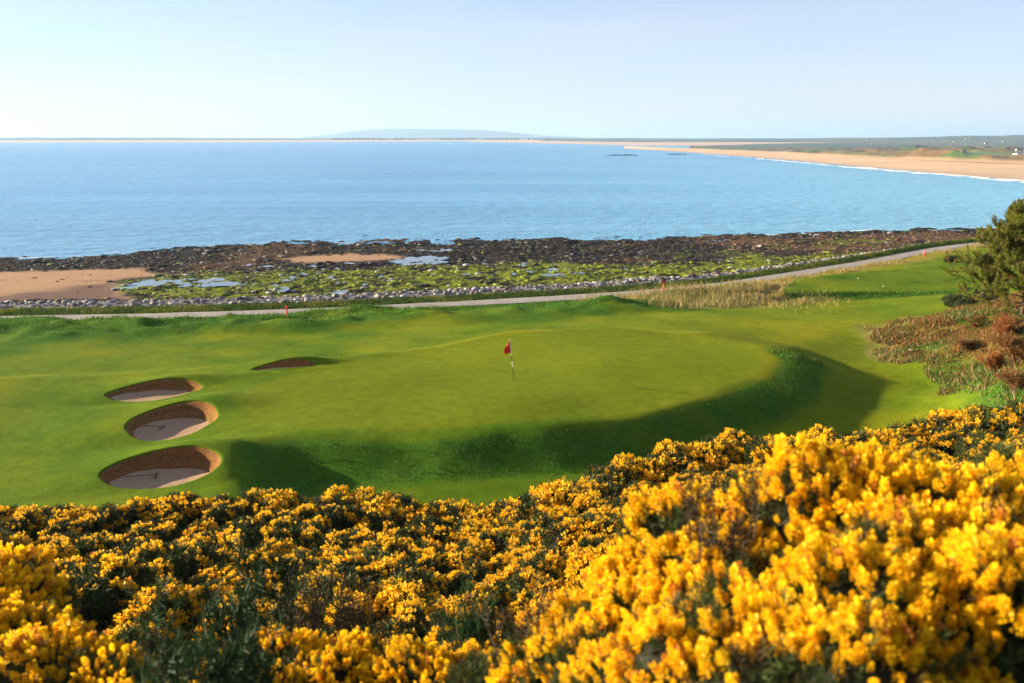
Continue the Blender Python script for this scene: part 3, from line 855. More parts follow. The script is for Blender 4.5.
# skerries out in the bay
for i, (u, v, wpx, label) in enumerate([(622, 155.3, 34, 'long low dark reef standing in the bay off the sand spit'), (676, 154.4, 22, 'short dark reef in the bay closest to the sand spit')]):
    p = P(u, v, 0); wd = wpx * p[1] / FPX / 2
    nz_ = fbm(iv3[:, 0] * 5 + i * 9, iv3[:, 1] * 2.5, 4, 63, iv3[:, 2] * 2)
    v3 = iv3 * np.array([wd, 7.0, 1.5]); v3[:, 1] += 2.5 * np.sin(iv3[:, 0] * 4 + i); v3[:, 2] = v3[:, 2] * (.45 + 1.1 * nz_) - .15
    tag(link('reef', mesh_np('reef', v3, [iF3], M['wrack'], np.tile([[.02, .02, .018]], (len(v3), 1))), None, (p[0], p[1], 0)), label, 'reef')

# tide pools
pool = NT('pool_water'); pp = pool.pos()
M['pool'] = pool.done(pool.prin((.10, .13, .14), .06, pool.bump(pool.noise(3, 3, .5, pp), .10, .03), .5, IOR=1.33))
for ptz in [[(112, 290), (130, 284), (160, 279), (186, 279), (192, 285), (165, 289), (130, 292)], [(178, 285), (200, 280), (236, 279), (244, 284), (215, 288), (188, 289)],
            [(272, 289), (285, 287), (292, 290), (280, 292)], [(330, 293), (345, 290), (349, 293), (338, 295)], [(392, 261), (412, 257), (440, 257), (448, 262), (415, 267), (398, 266)], [(545, 276), (560, 273), (566, 277), (552, 280)],
            [(228, 266), (250, 263), (262, 265), (244, 268)], [(420, 250), (440, 248.5), (455, 250), (438, 252)]] + [[(u - w_, v), (u, v - h_), (u + w_, v + .3), (u, v + h_)] for u, v, w_, h_ in [(random.uniform(240, 640), random.uniform(262, 296), random.uniform(3, 9), random.uniform(.6, 1.4)) for _ in range(34)]]:
    c0 = hit(np.mean([a for a, b in ptz]), np.mean([b for a, b in ptz])); zl = c0[2] + .03
    pl = np.array([P(a, b, zl) for a, b in ptz]); ctr = pl.mean(0); n = len(pl)
    V = [ctr]; M_ = 160
    for i in range(M_):
        f = i / M_ * n; a = pl[int(f) % n]; b = pl[(int(f) + 1) % n]; q = a + (b - a) * (f % 1)
        rr_ = 1 + .55 * float(fbm(np.array([q[0] * .7]), np.array([q[1] * .7]), 4, 77)[0]); V.append(ctr + (q - ctr) * rr_)
    i = np.arange(M_); me = mesh_np('tide_pool', np.array(V), [np.stack([np.zeros(M_, int), i + 1, (i + 1) % M_ + 1], 1)], M['pool'])
    tag(link('tide_pool', me), kind='structure')


# ------------------------------------------------------------------ bunkers
def bsand():
    t = NT('bunker_sand'); p = t.pos(); n = t.noise(6, 5, .6, p)
    c = t.mix(t.maprange(n, .3, .7, 0, 1), (.30, .20, .12), (.42, .28, .17))
    wv = t.n('ShaderNodeTexWave', Scale=2.4, Distortion=3.5, Detail=2); t.l(p, wv.inputs[0])
    return t.done(t.prin(c, .95, t.bump(t.math('ADD', t.math('MULTIPLY', wv.outputs['Fac'], .12), n), .6, .05), .05))


def revet():
    t = NT('turf_revetment'); p = t.pos()
    mp = t.n('ShaderNodeMapping'); t.l(p, mp.inputs[0]); mp.inputs['Scale'].default_value = (1, 1, 3.2)
    n = t.noise(7, 5, .75, mp.outputs[0])
    c = t.mix(t.maprange(n, .35, .68, 0, 1), (.12, .055, .022), (.36, .17, .055))
    c = t.mix(t.maprange(t.noise(2.2, 3, .6, p), .55, .7, 0, .7), c, (.10, .10, .015))
    return t.done(t.prin(c, .95, t.bump(n, .9, .08), .05))


M['bsand'] = bsand(); M['revet'] = revet()
blabels = ['deep round sand bunker beside the gorse with a lit turf wall', 'round sand bunker in the middle of the row of three',
           'shallow looking sand bunker furthest from the gorse in the row of three', 'narrow sliver of a sand bunker at the back corner of the green']
for b, lab in zip(BUNK, blabels):
    root = empty('bunker', (b['x'], b['y'], b['fl'])); tag(root, lab, 'bunker', 'pot bunkers beside the green')
    na = 96; th = np.linspace(0, 2 * math.pi, na, endpoint=False); c, s = math.cos(b['rot']), math.sin(b['rot'])
    wob = 1 + .035 * fbm(np.cos(th) * 1.5 + 5 + b['x'], np.sin(th) * 1.5, 3, 9)
    def ring(r):
        u = np.cos(th) * r * b['rx'] * wob; v = np.sin(th) * r * b['ry'] * wob
        return b['x'] + u * c - v * s, b['y'] + u * s + v * c
    off = np.array([b['x'], b['y'], b['fl']])
    def build(nm, rings, mat, attrs=False):
        V = np.concatenate(rings); k = len(rings); i = np.arange(na); j = (i + 1) % na
        F = np.concatenate([np.stack([i + a * na, i + (a + 1) * na, j + (a + 1) * na, j + a * na], 1) for a in range(k - 1)])
        cols = None
        if attrs:
            cc, ww, oo = gcolor(V[:, 0], V[:, 1], V[:, 2]); cols = np.concatenate([cc, ww[:, None]], 1)
        me = mesh_np(nm, V - off, [F], mat, cols, smooth=True)
        if attrs: me.attributes.new('coarse', 'FLOAT', 'POINT').data.foreach_set('value', oo.astype(np.float32))
        return link(nm, me, root)
    lip = []
    for r, dz in ((1.8, -.04), (1.45, .003), (1.3, .005), (1.15, .006), (1.06, .008), (1.02, .008), (1.0, -.02), (.995, -.07)):
        X, Y = ring(r); lip.append(np.stack([X, Y, Z(X, Y) + dz], 1))
    build('turf_lip', lip, M['ground'], True)
    X1, Y1 = ring(1.0); zr = Z(X1, Y1) - .05
    wall = []
    for t in np.linspace(0, 1, 9):
        X, Y = ring(1.0 - .20 * t - .02 * math.sin(t * 9)); X = X + fbm(th * 5, th * 0 + t * 4, 2, 4) * .03
        wall.append(np.stack([X, Y, zr * (1 - t) + (b['fl'] - .05) * t], 1))
    build('turf_wall', wall, M['revet'])
    fl = []
    for r in (.88, .80, .68, .55, .4, .25, .05, .0):
        X, Y = ring(r); fl.append(np.stack([X, Y, b['fl'] + .20 * r ** 3 - .06 + .025 * fbm(X * 1.2, Y * 1.2, 3, 13)], 1))
    fo = build('sand_floor', fl, M['bsand'])

def rake(px0, py0, px1, py1, b, label):
    e = [P(px0, py0, b['fl'] + .04), P(px1, py1, b['fl'] + .04)]
    o = empty('bunker_rake', tuple(e[1])); tag(o, label, 'rake'); d = Vector(e[0] - e[1]); d.z = .05
    bm = bmesh.new(); add_tube(bm, [(0, 0, .03), tuple(d)], .018, 6); bm_obj('handle', bm, M['wood'], o)
    n_ = Vector((-d.y, d.x, 0)).normalized(); bm = bmesh.new(); add_tube(bm, [tuple(n_ * -.3), tuple(n_ * .3)], .028, 6)
    for k in range(9): add_tube(bm, [tuple(n_ * (-.28 + .07 * k)), tuple(n_ * (-.28 + .07 * k) + Vector((0, 0, -.07)))], .01, 4)
    bm_obj('head', bm, M['wood'], o)


rake(124, 478, 156, 475, BUNK[0], 'bunker rake lying on the sand of the bunker beside the gorse')
rake(133, 426, 162, 427, BUNK[1], 'bunker rake lying on the sand of the middle bunker')

# ------------------------------------------------------------------ grasses
def blades(name, x, y, hgt, wid, lean, col, label, cat, mat='blade', sink=.02):
    n = len(x); z = Z(x, y) - sink
    a = rng.uniform(0, 6.28, n); ld = rng.uniform(0, 6.28, n)
    l = lean * rng.uniform(.3, 1.3, n)
    p = np.stack([x, y, z], 1)
    sx = np.stack([np.cos(a), np.sin(a), np.zeros(n)], 1) * (wid * .5)[:, None]
    tipd = np.stack([np.cos(ld) * l, np.sin(ld) * l, np.sqrt(np.clip(1 - l * l * .5, .2, 1))], 1) * hgt[:, None]
    mid = p + tipd * np.array([.42, .42, .62])
    V = np.stack([p - sx, p + sx, mid + sx * .7, mid - sx * .7, p + tipd], 1).reshape(-1, 3)
    i = np.arange(n)[:, None] * 5
    me = mesh_np(name, V, [i + np.array([[0, 1, 2, 3]]), i + np.array([[3, 2, 4]])], M[mat], np.repeat(col, 5, 0))
    return tag(link(name, me), label, cat, None, 'stuff')


def jit(c, n, a=.35, h=.12): return np.clip(np.asarray(c) * rng.uniform(1 - a, 1 + a, (n, 1)) * (1 + h * rng.standard_normal((n, 3))), .004, .9)


# rough grass on banks
N = 420000
x = rng.uniform(-45, 45, N); y = rng.uniform(24, 100, N); k = infrustum(x, y); x, y = x[k], y[k]
pd = pnear(PLAT, x, y); n1 = fbm(x * .35, y * .35, 4, 81); td = pnear(TEE, x, y); dp = y - ypath(x)
pr = sst(-3.6, -2.4, pd + n1 * .6) * (1 - sst(-.7, -.1, pd + n1 * .3)) * (x > -12) * (1 - sst(48.5, 51.5, y - .25 * np.clip(x - 8, 0, 6)))
pr = np.maximum(pr, sst(-2.2, -1.7, td) * (1 - sst(-.3, 0, td)))
bank = sst(1.7, 2.3, -dp) * (1 - sst(9, 14, -dp + n1 * 3)) * (x < 20) * (.35 + .65 * sst(-.1, .3, n1))
pr = np.maximum(pr, bank * .8)
pr = np.maximum(pr, (1 - sst(-.2, 1.4, y - edge_y(x) + n1 * .5)) * .9 * (y > edge_y(x) - 2))
bd = np.ones(len(x))
for b in BUNK:
    u, v = bk_local(b, x, y); bd *= np.hypot(u, v) > 1.03
k = (rng.random(len(x)) < pr * .8) & (bd > 0); x, y = x[k], y[k]
b2 = fbm(x * .5, y * .5, 3, 87)
cc = jit(C_ROUGH * 1.1, len(x), .4, .1); w = sst(0, .6, b2)[:, None]; cc = cc * (1 - .5 * w) + np.array([.10, .14, .015]) * .5 * w
blades('rough_grass', x, y, rng.uniform(.05, .17, len(x)) * np.where(y > 50, 1.9, 1), np.where(y > 50, .05, .03), .6, cc, 'short dark green rough grass on the banks round the green', 'grass')
# verge on the seaward side of the path
N = 60000
x = rng.uniform(-75, 70, N); dp = rng.uniform(1.6, 4.0, N); y = ypath(x) + dp; k = infrustum(x, y); x, y = x[k], y[k]
cc = jit([.06, .10, .012], len(x)); w = (fbm(x * .4, y * .4, 3, 89) > .15)[:, None]; cc = np.where(w, cc * np.array([2.2, 1.5, 1.5]), cc)
blades('verge_grass', x, y, rng.uniform(.06, .26, len(x)), np.full(len(x), .05), .6, cc, 'strip of green grass between the path and the boulders', 'grass')
# pale dry grass: bank in front of the path, by the tee, right mound
X, Y, H, K = [], [], [], []
N = 60000
x = rng.uniform(0, 40, N); y = rng.uniform(70, 112, N); sb = pnear(STRAWB, x, y) + fbm(x * .4, y * .4, 3, 81)
k = (rng.random(N) < sst(-.7, .8, sb)); X.append(x[k]); Y.append(y[k]); H.append(rng.uniform(.35, 1.0, k.sum()))
x = rng.uniform(15, 75, N); y = ypath(x) - rng.uniform(1.7, 6, N); k = infrustum(x, y) & (rng.random(N) < .35 * sst(-.2, .4, fbm(x * .3, y * .3, 3, 93))) & (pnear(TEE, x, y) < -.5)
X.append(x[k]); Y.append(y[k]); H.append(rng.uniform(.2, .6, k.sum()))
te = P(766, 300, 6.3)
x = rng.normal(te[0] + 1.0, 2.2, 9000); y = rng.normal(te[1] + 3, 3.2, 9000); k = pnear(TEE, x, y) < -.3; X.append(x[k]); Y.append(y[k]); H.append(rng.uniform(.2, .65, k.sum()))
x = rng.uniform(14, 45, N * 3); y = rng.uniform(33, 75, N * 3); s_, b_ = rough_kind(x, y); k = infrustum(x, y) & (pnear(ROUGHR, x, y) + fbm(x * .35, y * .35, 4, 81) * 1.8 > -.2) & (rng.random(N * 3) < s_)
X.append(x[k]); Y.append(y[k]); H.append(rng.uniform(.15, .5, k.sum()))
x, y, h = map(np.concatenate, (X, Y, H)); h = h * np.clip(.85 + .7 * fbm(x * .8, y * .8, 3, 107), .3, 1.7)
cc = jit(C_STRAW, len(x), .35, .08); g = rng.random(len(x)) < .4; cc[g] = jit([.12, .15, .025], g.sum())
blades('dry_grass', x, y, h, np.full(len(x), .035), .7, cc, 'pale straw coloured dry grass in tufts beside the path and on the mound', 'grass')
# bracken and green rough on the right
N = 240000
x = rng.uniform(14, 48, N); y = rng.uniform(31, 78, N); s_, b_ = rough_kind(x, y); inn = infrustum(x, y) & (pnear(ROUGHR, x, y) + fbm(x * .35, y * .35, 4, 81) * 1.8 > -.2); tuft = np.clip(.75 + .8 * fbm(x * .9, y * .9, 3, 107), .2, 1.7)
k = inn & (rng.random(N) < b_ * .9); xb, yb_ = x[k], y[k]
blades('dead_bracken', xb, yb_, rng.uniform(.1, .42, len(xb)) * tuft[k], np.full(len(xb), .05), 1.0, jit(C_BRACK * 1.15, len(xb), .45, .12), 'rust brown dead bracken on the slope below the pine', 'bracken')
k = inn & (rng.random(N) < (1 - .8 * np.maximum(s_, b_)) * .8); xg, yg = x[k], y[k]
blades('tussock_grass', xg, yg, rng.uniform(.12, .42, len(xg)) * tuft[k], np.full(len(xg), .045), .8, np.where(rng.random((len(xg), 1)) < .3, jit(C_STRAW * .7, len(xg), .4), jit([.065, .105, .012], len(xg), .5)), 'green tussock grass on the rough mound right of the fairway', 'grass')

# ------------------------------------------------------------------ gorse
def flower_template(nf, L, rad, size, detail, seed):
    r = np.random.default_rng(seed); V, F = [], []
    for i in range(nf):
        t = (i + .5) / nf; a = i * 2.39996 + r.uniform(-.3, .3); z = L * (t ** .8)
        rr = rad * (math.sin(math.pi * min(t * .8 + .2, 1)) * .6 + .4)
        o = np.array([math.cos(a), math.sin(a), 0]); d = o * .8 + np.array([0, 0, .35 + t * .7]); d /= np.linalg.norm(d)
        sd = np.cross(d, [0, 0, 1.]); sd /= np.linalg.norm(sd) + 1e-9; nr = np.cross(sd, d)
        base = o * rr * .35 + np.array([0, 0, z - .01]); s = size * r.uniform(.8, 1.2)
        tw = r.uniform(-.5, .5); sd2 = sd * math.cos(tw) + nr * math.sin(tw); nr2 = np.cross(sd2, d)
        k = len(V)
        V += [base, base + d * s * .6 + sd2 * s * .48 + nr2 * s * .12, base + d * s * 1.1 + nr2 * s * .3, base + d * s * .6 - sd2 * s * .48 + nr2 * s * .12]
        F += [[k, k + 1, k + 2], [k, k + 2, k + 3]]
        if detail:
            k = len(V); e = d * .9 - nr2 * .35
            V += [base, base + e * s * .5 + sd2 * s * .26, base + e * s * .95 - nr2 * s * .1, base + e * s * .5 - sd2 * s * .26]
            F += [[k, k + 1, k + 2], [k, k + 2, k + 3]]
    return np.array(V), np.array(F)


def spine_template(ns, L, length, wid, seed):
    r = np.random.default_rng(seed); V, F = [], []
    for i in range(ns):
        t = (i + .3) / ns; a = i * 2.39996 + r.uniform(-.4, .4)
        d = np.array([math.cos(a), math.sin(a), .3 + .9 * t]); d /= np.linalg.norm(d); s = np.cross(d, r.standard_normal(3)); s /= np.linalg.norm(s)
        b = np.array([0, 0, L * t * .9 - .02]); ln = length * r.uniform(.7, 1.2); k = len(V)
        V += [b - s * wid / 2, b + s * wid / 2, b + d * ln]; F.append([k, k + 1, k + 2])
    k = len(V); V += [np.array([wid * .4, 0, -.12]), np.array([-wid * .4, 0, -.12]), np.array([0, 0, L])]; F.append([k, k + 1, k + 2])
    return np.array(V), np.array(F)


LOD = [dict(f=(22, .085, .027, .024, True), s=(24, .10, .055, .006), gap=.056, mul=.95),
       dict(f=(12, .085, .030, .034, False), s=(14, .11, .06, .010), gap=.066, mul=1.0),
       dict(f=(6, .085, .038, .048, False), s=(8, .12, .08, .018), gap=.074, mul=1.05)]


def gorse_mesh(seed, lod, bloom, tall=1.0):
    r = np.random.default_rng(seed); L = LOD[lod]
    nl = 9; cen = [np.array([0, 0, .45 * tall])]; rad = [.62]
    for i in range(nl):
        a = i / nl * 6.28 * 2 + r.uniform(-.4, .4); q = r.uniform(.35, .68); cen.append(np.array([math.cos(a) * q, math.sin(a) * q, r.uniform(.15, .72) * tall])); rad.append(r.uniform(.24, .48))
    cen = np.array(cen); rad = np.array(rad)
    P_, N_ = [], []
    for i in range(nl + 1):
        n = int(4 * math.pi * rad[i] ** 2 / L['gap'] ** 2 * 1.15)
        d = r.standard_normal((n, 3)); d /= np.linalg.norm(d, axis=1, keepdims=True); d = d[d[:, 2] > -.45]
        rr = rad[i] * (1 + .26 * fbm(d[:, 0] * 2.5 + i * 7, d[:, 1] * 2.5, 3, seed, d[:, 2] * 2.5) + r.uniform(-.10, .05, len(d)))
        p = cen[i] + d * rr[:, None]
        ok = p[:, 2] > .05
        for j in range(nl + 1):
            if j != i: ok &= np.linalg.norm(p - cen[j], axis=1) > rad[j] * .95
        P_.append(p[ok]); N_.append(d[ok])
    p = np.concatenate(P_); nrm = np.concatenate(N_); n = len(p)
    d = nrm * .75 + np.array([0, 0, .6]) + r.standard_normal((n, 3)) * .22
    f = fbm(p[:, 0] * 3.2 + seed, p[:, 1] * 3.2, 4, seed + 5, p[:, 2] * 3.2) + .32 * nrm[:, 2]
    fl = (f > np.quantile(f, 1 - bloom)) & (r.random(n) < .95)
    X, Y, Zd = frames(d, r.uniform(0, 6.28, n))
    sc_ = r.uniform(.55, 1.35, n) * L['mul']
    # blossom
    V, F, Cc, k = [], [], [], 0
    for q in range(3):
        tv, tf = flower_template(*L['f'], seed * 3 + q); m = fl & (np.arange(n) % 3 == q)
        v, ff = scatter(tv, tf, p[m], X[m], Y[m], Zd[m], sc_[m]); V.append(v); F.append(ff + k); k += len(v)
        a = r.random((m.sum(), 1)); col = np.array([.92, .65, .010]) * (1 - a) + np.array([.90, .50, .008]) * a
        if lod: col = np.array([.86, .57, .012]) * (1 - a) + np.array([.78, .38, .012]) * a
        old = r.random(m.sum()) < .05; col[old] = np.array([.55, .22, .03])
        vv = np.repeat(col * r.uniform(.85, 1.1, (len(col), 1)), len(tv), 0); Cc.append(vv * r.uniform(.88, 1.08, (len(vv), 1)))
    bl = mesh_np('blossom', np.concatenate(V), [np.concatenate(F)], M['petal'], np.clip(np.concatenate(Cc), 0, 1))
    # foliage
    V, F, Cc, k = [], [], [], 0
    inner = p - nrm * r.uniform(.05, .16, (n, 1))
    for q in range(3):
        tv, tf = spine_template(*L['s'], seed * 5 + q); m = (np.arange(n) % 3 == q)
        pos_ = np.where(fl[:, None], inner, p)[m]
        v, ff = scatter(tv, tf, pos_, X[m], Y[m], Zd[m], sc_[m] * np.where(fl[m], 1.0, 1.25)); V.append(v); F.append(ff + k); k += len(v)
        br = r.random(m.sum()) < .14
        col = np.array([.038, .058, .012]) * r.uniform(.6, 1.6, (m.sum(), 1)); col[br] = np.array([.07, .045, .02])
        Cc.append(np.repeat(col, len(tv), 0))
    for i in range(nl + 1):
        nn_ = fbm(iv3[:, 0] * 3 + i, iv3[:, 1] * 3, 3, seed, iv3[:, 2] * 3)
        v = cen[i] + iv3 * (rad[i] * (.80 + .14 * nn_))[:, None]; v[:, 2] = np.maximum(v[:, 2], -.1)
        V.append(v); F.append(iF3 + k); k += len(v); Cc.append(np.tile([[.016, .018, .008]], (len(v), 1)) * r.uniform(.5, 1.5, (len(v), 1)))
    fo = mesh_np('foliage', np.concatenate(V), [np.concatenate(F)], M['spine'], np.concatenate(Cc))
    # stems
    bm = bmesh.new()
    for i in range(7):
        a = r.uniform(0, 6.28); e = cen[1 + i % nl]
        add_tube(bm, [(math.cos(a) * .08, math.sin(a) * .08, -.5), tuple(e * .45 + np.array([0, 0, -.1])), tuple(e)], [.035, .026, .012], 5)
    st = bpy.data.meshes.new('stems'); bm.to_mesh(st); bm.free(); st.materials.append(M['twig'])
    return bl, fo, st


def bare_mesh(seed, tall, col, n=420, broom=True):
    """upright green shoots, hardly any flowers: (shoots, twigs)"""
    r = np.random.default_rng(seed); bm = bmesh.new(); tips, dirs = [], []
    for i in range(13):
        a = r.uniform(0, 6.28); q = r.uniform(.1, .42); top = np.array([math.cos(a) * q, math.sin(a) * q, tall * r.uniform(.65, 1)])
        mid = top * np.array([.45, .45, .5]) + r.standard_normal(3) * .04
        add_tube(bm, [(0.02 * math.cos(a), .02 * math.sin(a), -.4), tuple(mid), tuple(top)], [.014, .010, .004], 5)
        for j in range(n // 13):
            t = r.uniform(.3, 1.02); b = mid + (top - mid) * (t - .5) * 2 if t > .5 else mid * t * 2
            a2 = r.uniform(0, 6.28); ln = .22 * (1.15 - t * .6)
            dd = np.array([math.cos(a2), math.sin(a2), r.uniform(.4, 1.3)]); dd /= np.linalg.norm(dd)
            e = b + dd * ln * r.uniform(.1, 1); tips.append(e); dirs.append(dd + np.array([0, 0, .4]))
    tw = bpy.data.meshes.new('twigs'); bm.to_mesh(tw); bm.free(); tw.materials.append(M['twig'])
    p = np.array(tips); X, Y, Zd = frames(np.array(dirs), r.uniform(0, 6.28, len(p)))
    tv, tf = spine_template(20, .12, .06, .008, seed)
    v, f = scatter(tv, tf, p, X, Y, Zd, r.uniform(.7, 1.3, len(p)))
    c = np.repeat(np.asarray(col) * r.uniform(.5, 1.5, (len(p), 1)), len(tv), 0)
    return mesh_np('shoots', v, [f], M['spine'], c), tw


lib = {0: [gorse_mesh(11, 0, .64), gorse_mesh(12, 0, .54), gorse_mesh(13, 0, .70), gorse_mesh(14, 0, .26)],
       1: [gorse_mesh(21, 1, .56), gorse_mesh(22, 1, .44), gorse_mesh(23, 1, .30), gorse_mesh(24, 1, .62)],
       2: [gorse_mesh(31, 2, .50), gorse_mesh(32, 2, .35), gorse_mesh(33, 2, .56), gorse_mesh(34, 2, .22)]}
parts = ('blossom', 'foliage', 'stems')
protos = {}


def gorse(x, y, s, lod, var, label, group, zoff=0, sz=1.0):
    key = (lod, var)
    if key not in protos:
        o = empty('gorse_bush', (0, 0, 0))
        for nm, me in zip(parts, lib[lod][var]): link(nm, me, o)
        protos[key] = o
    else: o = copy_tree(protos[key])
    o.location = (x, y, z1(x, y) - .12 * s + zoff); o.rotation_euler.z = random.uniform(0, 6.28); o.scale = (s, s, s * sz)
    tag(o, label, 'gorse bush', group)
    return o


placed = []
nearb = []
tries = 0
cand = []
for _ in range(9000):
    ang = random.uniform(-R(35), R(35)); rr = math.sqrt(random.uniform(2.2 ** 2, 44 ** 2)); cand.append((rr * math.sin(ang), rr * math.cos(ang)))
NEAR = ['bright gorse bush whose top stands highest against the dark bank of the green', 'sunlit gorse bush right of the tallest one, under the rusty mound',
        'gorse bush cut by the right edge, just below the far thicket', 'gorse bush on the shoulder left of the tallest blooming bush',
        'gorse bush at the left end of the big yellow mound, below the brown twigs', 'low gorse bush at the left foot of the big yellow mound',
        'large flowered gorse bush in the middle of the big yellow mound', 'gorse bush with big blurred blooms near the lower right corner',
        'gorse bush low on the big mound, left of its middle', 'tall yellow gorse bush filling the lower left corner',
        'gorse bush cut off by the left edge of the view', 'small gorse bush right of the one in the lower left corner',
        'shaded gorse bush at the bottom below the brown bare shrubs', 'gorse bush at the bottom, right neighbour of the shaded one',
        'mostly green gorse bush with few flowers at the bottom left', 'mostly green gorse bush with few flowers at the bottom middle',
        'gorse bush at the bottom edge under the big yellow mound', 'outermost gorse bush beyond the right edge of the big yellow mound']
for (px, py, d, s, var) in [(842, 466, 3.7, .72, 0), (950, 484, 3.5, .78, 2), (1050, 490, 4.0, .9, 0), (740, 538, 3.6, .75, 2), (668, 575, 3.7, .66, 0), (606, 620, 3.5, .58, 1), (880, 560, 2.8, .68, 2),
                            (1015, 560, 2.8, .72, 0), (765, 605, 2.9, .62, 1), (25, 648, 4.2, .72, 0), (-60, 600, 4.6, .8, 2), (108, 690, 3.9, .5, 1), (330, 655, 4.6, .58, 2), (425, 660, 4.5, .55, 0), (215, 680, 4.0, .5, 3),
                            (530, 675, 3.7, .5, 3), (700, 660, 2.9, .5, 0), (1120, 520, 3.2, .8, 2)]:
    t = PD(px, py, d); placed.append((t[0], t[1], s)); nearb.append((t[0], t[1], s, 0, var, t[2] - 1.08 * s, NEAR.pop(0)))
for px in np.arange(-30, 1060, 27.0):
    px = px + random.uniform(-7, 7); py = np.interp(px, [q[0] for q in SIL], [q[1] for q in SIL]) + random.uniform(-3, 7)
    q0 = P(px, py, 8.3); yb = float(edge_y(np.array([q0[0]]))[0]) - random.uniform(.2, .9); t = PD(px, py, yb); g0 = z1(t[0], t[1]); s = float(np.clip((t[2] - g0) / 1.0, .6, 1.7))
    placed.append((t[0], t[1], min(s, 1.0))); nearb.append((t[0], t[1], s, 2, random.choice([0, 1, 2, 2]), None, None))
cand.sort(key=lambda q: math.hypot(*q))
ng = 0
for (x, y) in cand:
    e = float(edge_y(np.array([x]))[0])
    if y > e - .3: continue
    d = math.hypot(x, y); lod = 0 if d < 6.5 else 1 if d < 13.5 else 2
    s = random.uniform(.7, 1.1) if d < 7 else random.uniform(.75, 1.5)
    if y > e - 1.2: continue
    if y > e - 2.6: s = min(s, 1.05)
    sep = .92 * s + (.0 if d < 10 else .08)
    if any((x - a) ** 2 + (y - b) ** 2 < (sep + .35 * t) ** 2 for a, b, t in placed): continue
    if d < 5.2: continue
    zt = z1(x, y) + 1.0 * s - CAMZ; fwd = y * cp - zt * sp_; pyt = CY - FPX * (y * sp_ + zt * cp) / fwd; pxt = CX + FPX * x / fwd
    if d < 24 and pyt < np.interp(pxt, [0, 480, 640, 720, 830, 920, 1024], [512, 520, 474, 452, 438, 424, 420]): continue
    placed.append((x, y, s)); q = random.random()
    left = x / max(y, 1) < .05
    if lod == 0: var = 3 if (q < .5 and left) else random.choice([0, 1, 2])
    elif lod == 1: var = random.choice([1, 2, 2, 0]) if left else random.choice([0, 0, 3, 1])
    else: var = random.choice([1, 3, 3, 0]) if x < -2 else random.choice([0, 0, 2, 1])
    p = np.array([x, y, z1(x, y) + .8 * s]); 
    nearb.append((x, y, s, lod, var, None, None)); ng += 1
print('gorse bushes', ng)
for (x, y, s, lod, var, zf, own) in nearb:
    lab = ['gorse bush heavy with large bright yellow blossom close to the viewer', 'gorse bush with patchy yellow blossom half way down the slope',
           'small flowered gorse bush in the thicket bordering the fairway'][lod]
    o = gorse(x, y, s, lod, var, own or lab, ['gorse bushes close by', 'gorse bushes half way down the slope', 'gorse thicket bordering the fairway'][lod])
    if zf is not None: o.location.z = zf

# dark shoots of broom standing up out of the gorse
bl = [bare_mesh(3, 1.0, (.022, .05, .014)), bare_mesh(4, 1.15, (.05, .038, .018), 360), bare_mesh(5, .95, (.02, .06, .016))]
for (px, py, d, var, s, lab) in [(243, 590, 7.6, 0, 1.0, 'dark green leafy shrub standing in the gorse at lower left'), (300, 585, 8.6, 1, 1.0, 'brown bare shrub with a crooked stem among the gorse'),
                                 (352, 590, 8.9, 1, .95, 'brown thin shrub with an upright stem right of the crooked one'), (556, 612, 5.2, 1, .8, 'dusky fuzzy shrub below the middle of the thicket'),
                                 (470, 580, 8.0, 2, .8, 'bright green small shrub in the middle of the gorse'), (205, 625, 6.3, 0, .9, 'dark green spiky shrub in front of the lower left gorse'),
                                 (722, 492, 5.6, 1, .55, 'thin brown shrub with a few flowers against the distant thicket')]:
    best = None
    for dd in np.arange(2.6, 16, .1):
        t = PD(px, py, dd)
        if t[2] - z1(t[0], t[1]) < 1.45 * s: continue
        if abs(dd - d) > 2.5: continue
        e_ = abs(t[2] - z1(t[0], t[1]) - 1.5 * s) + .12 * abs(dd - d)
        if best is None or e_ < best[0]: best = (e_, t, z1(t[0], t[1]))
    t, gz_ = (best[1], best[2]) if best else (PD(px, py, d), z1(*PD(px, py, d)[:2]))
    k = min(max(t[2] - gz_, .6), 2.2) / [1.0, 1.15, .95][var]
    o = empty('broom_shrub', (t[0], t[1], t[2] - k * [1.0, 1.15, .95][var]), random.uniform(0, 6.28)); tag(o, lab, 'shrub'); o.scale = (s * 1.05, s * 1.05, k * .95)
    link('shoots', bl[var][0], o); link('twigs', bl[var][1], o)

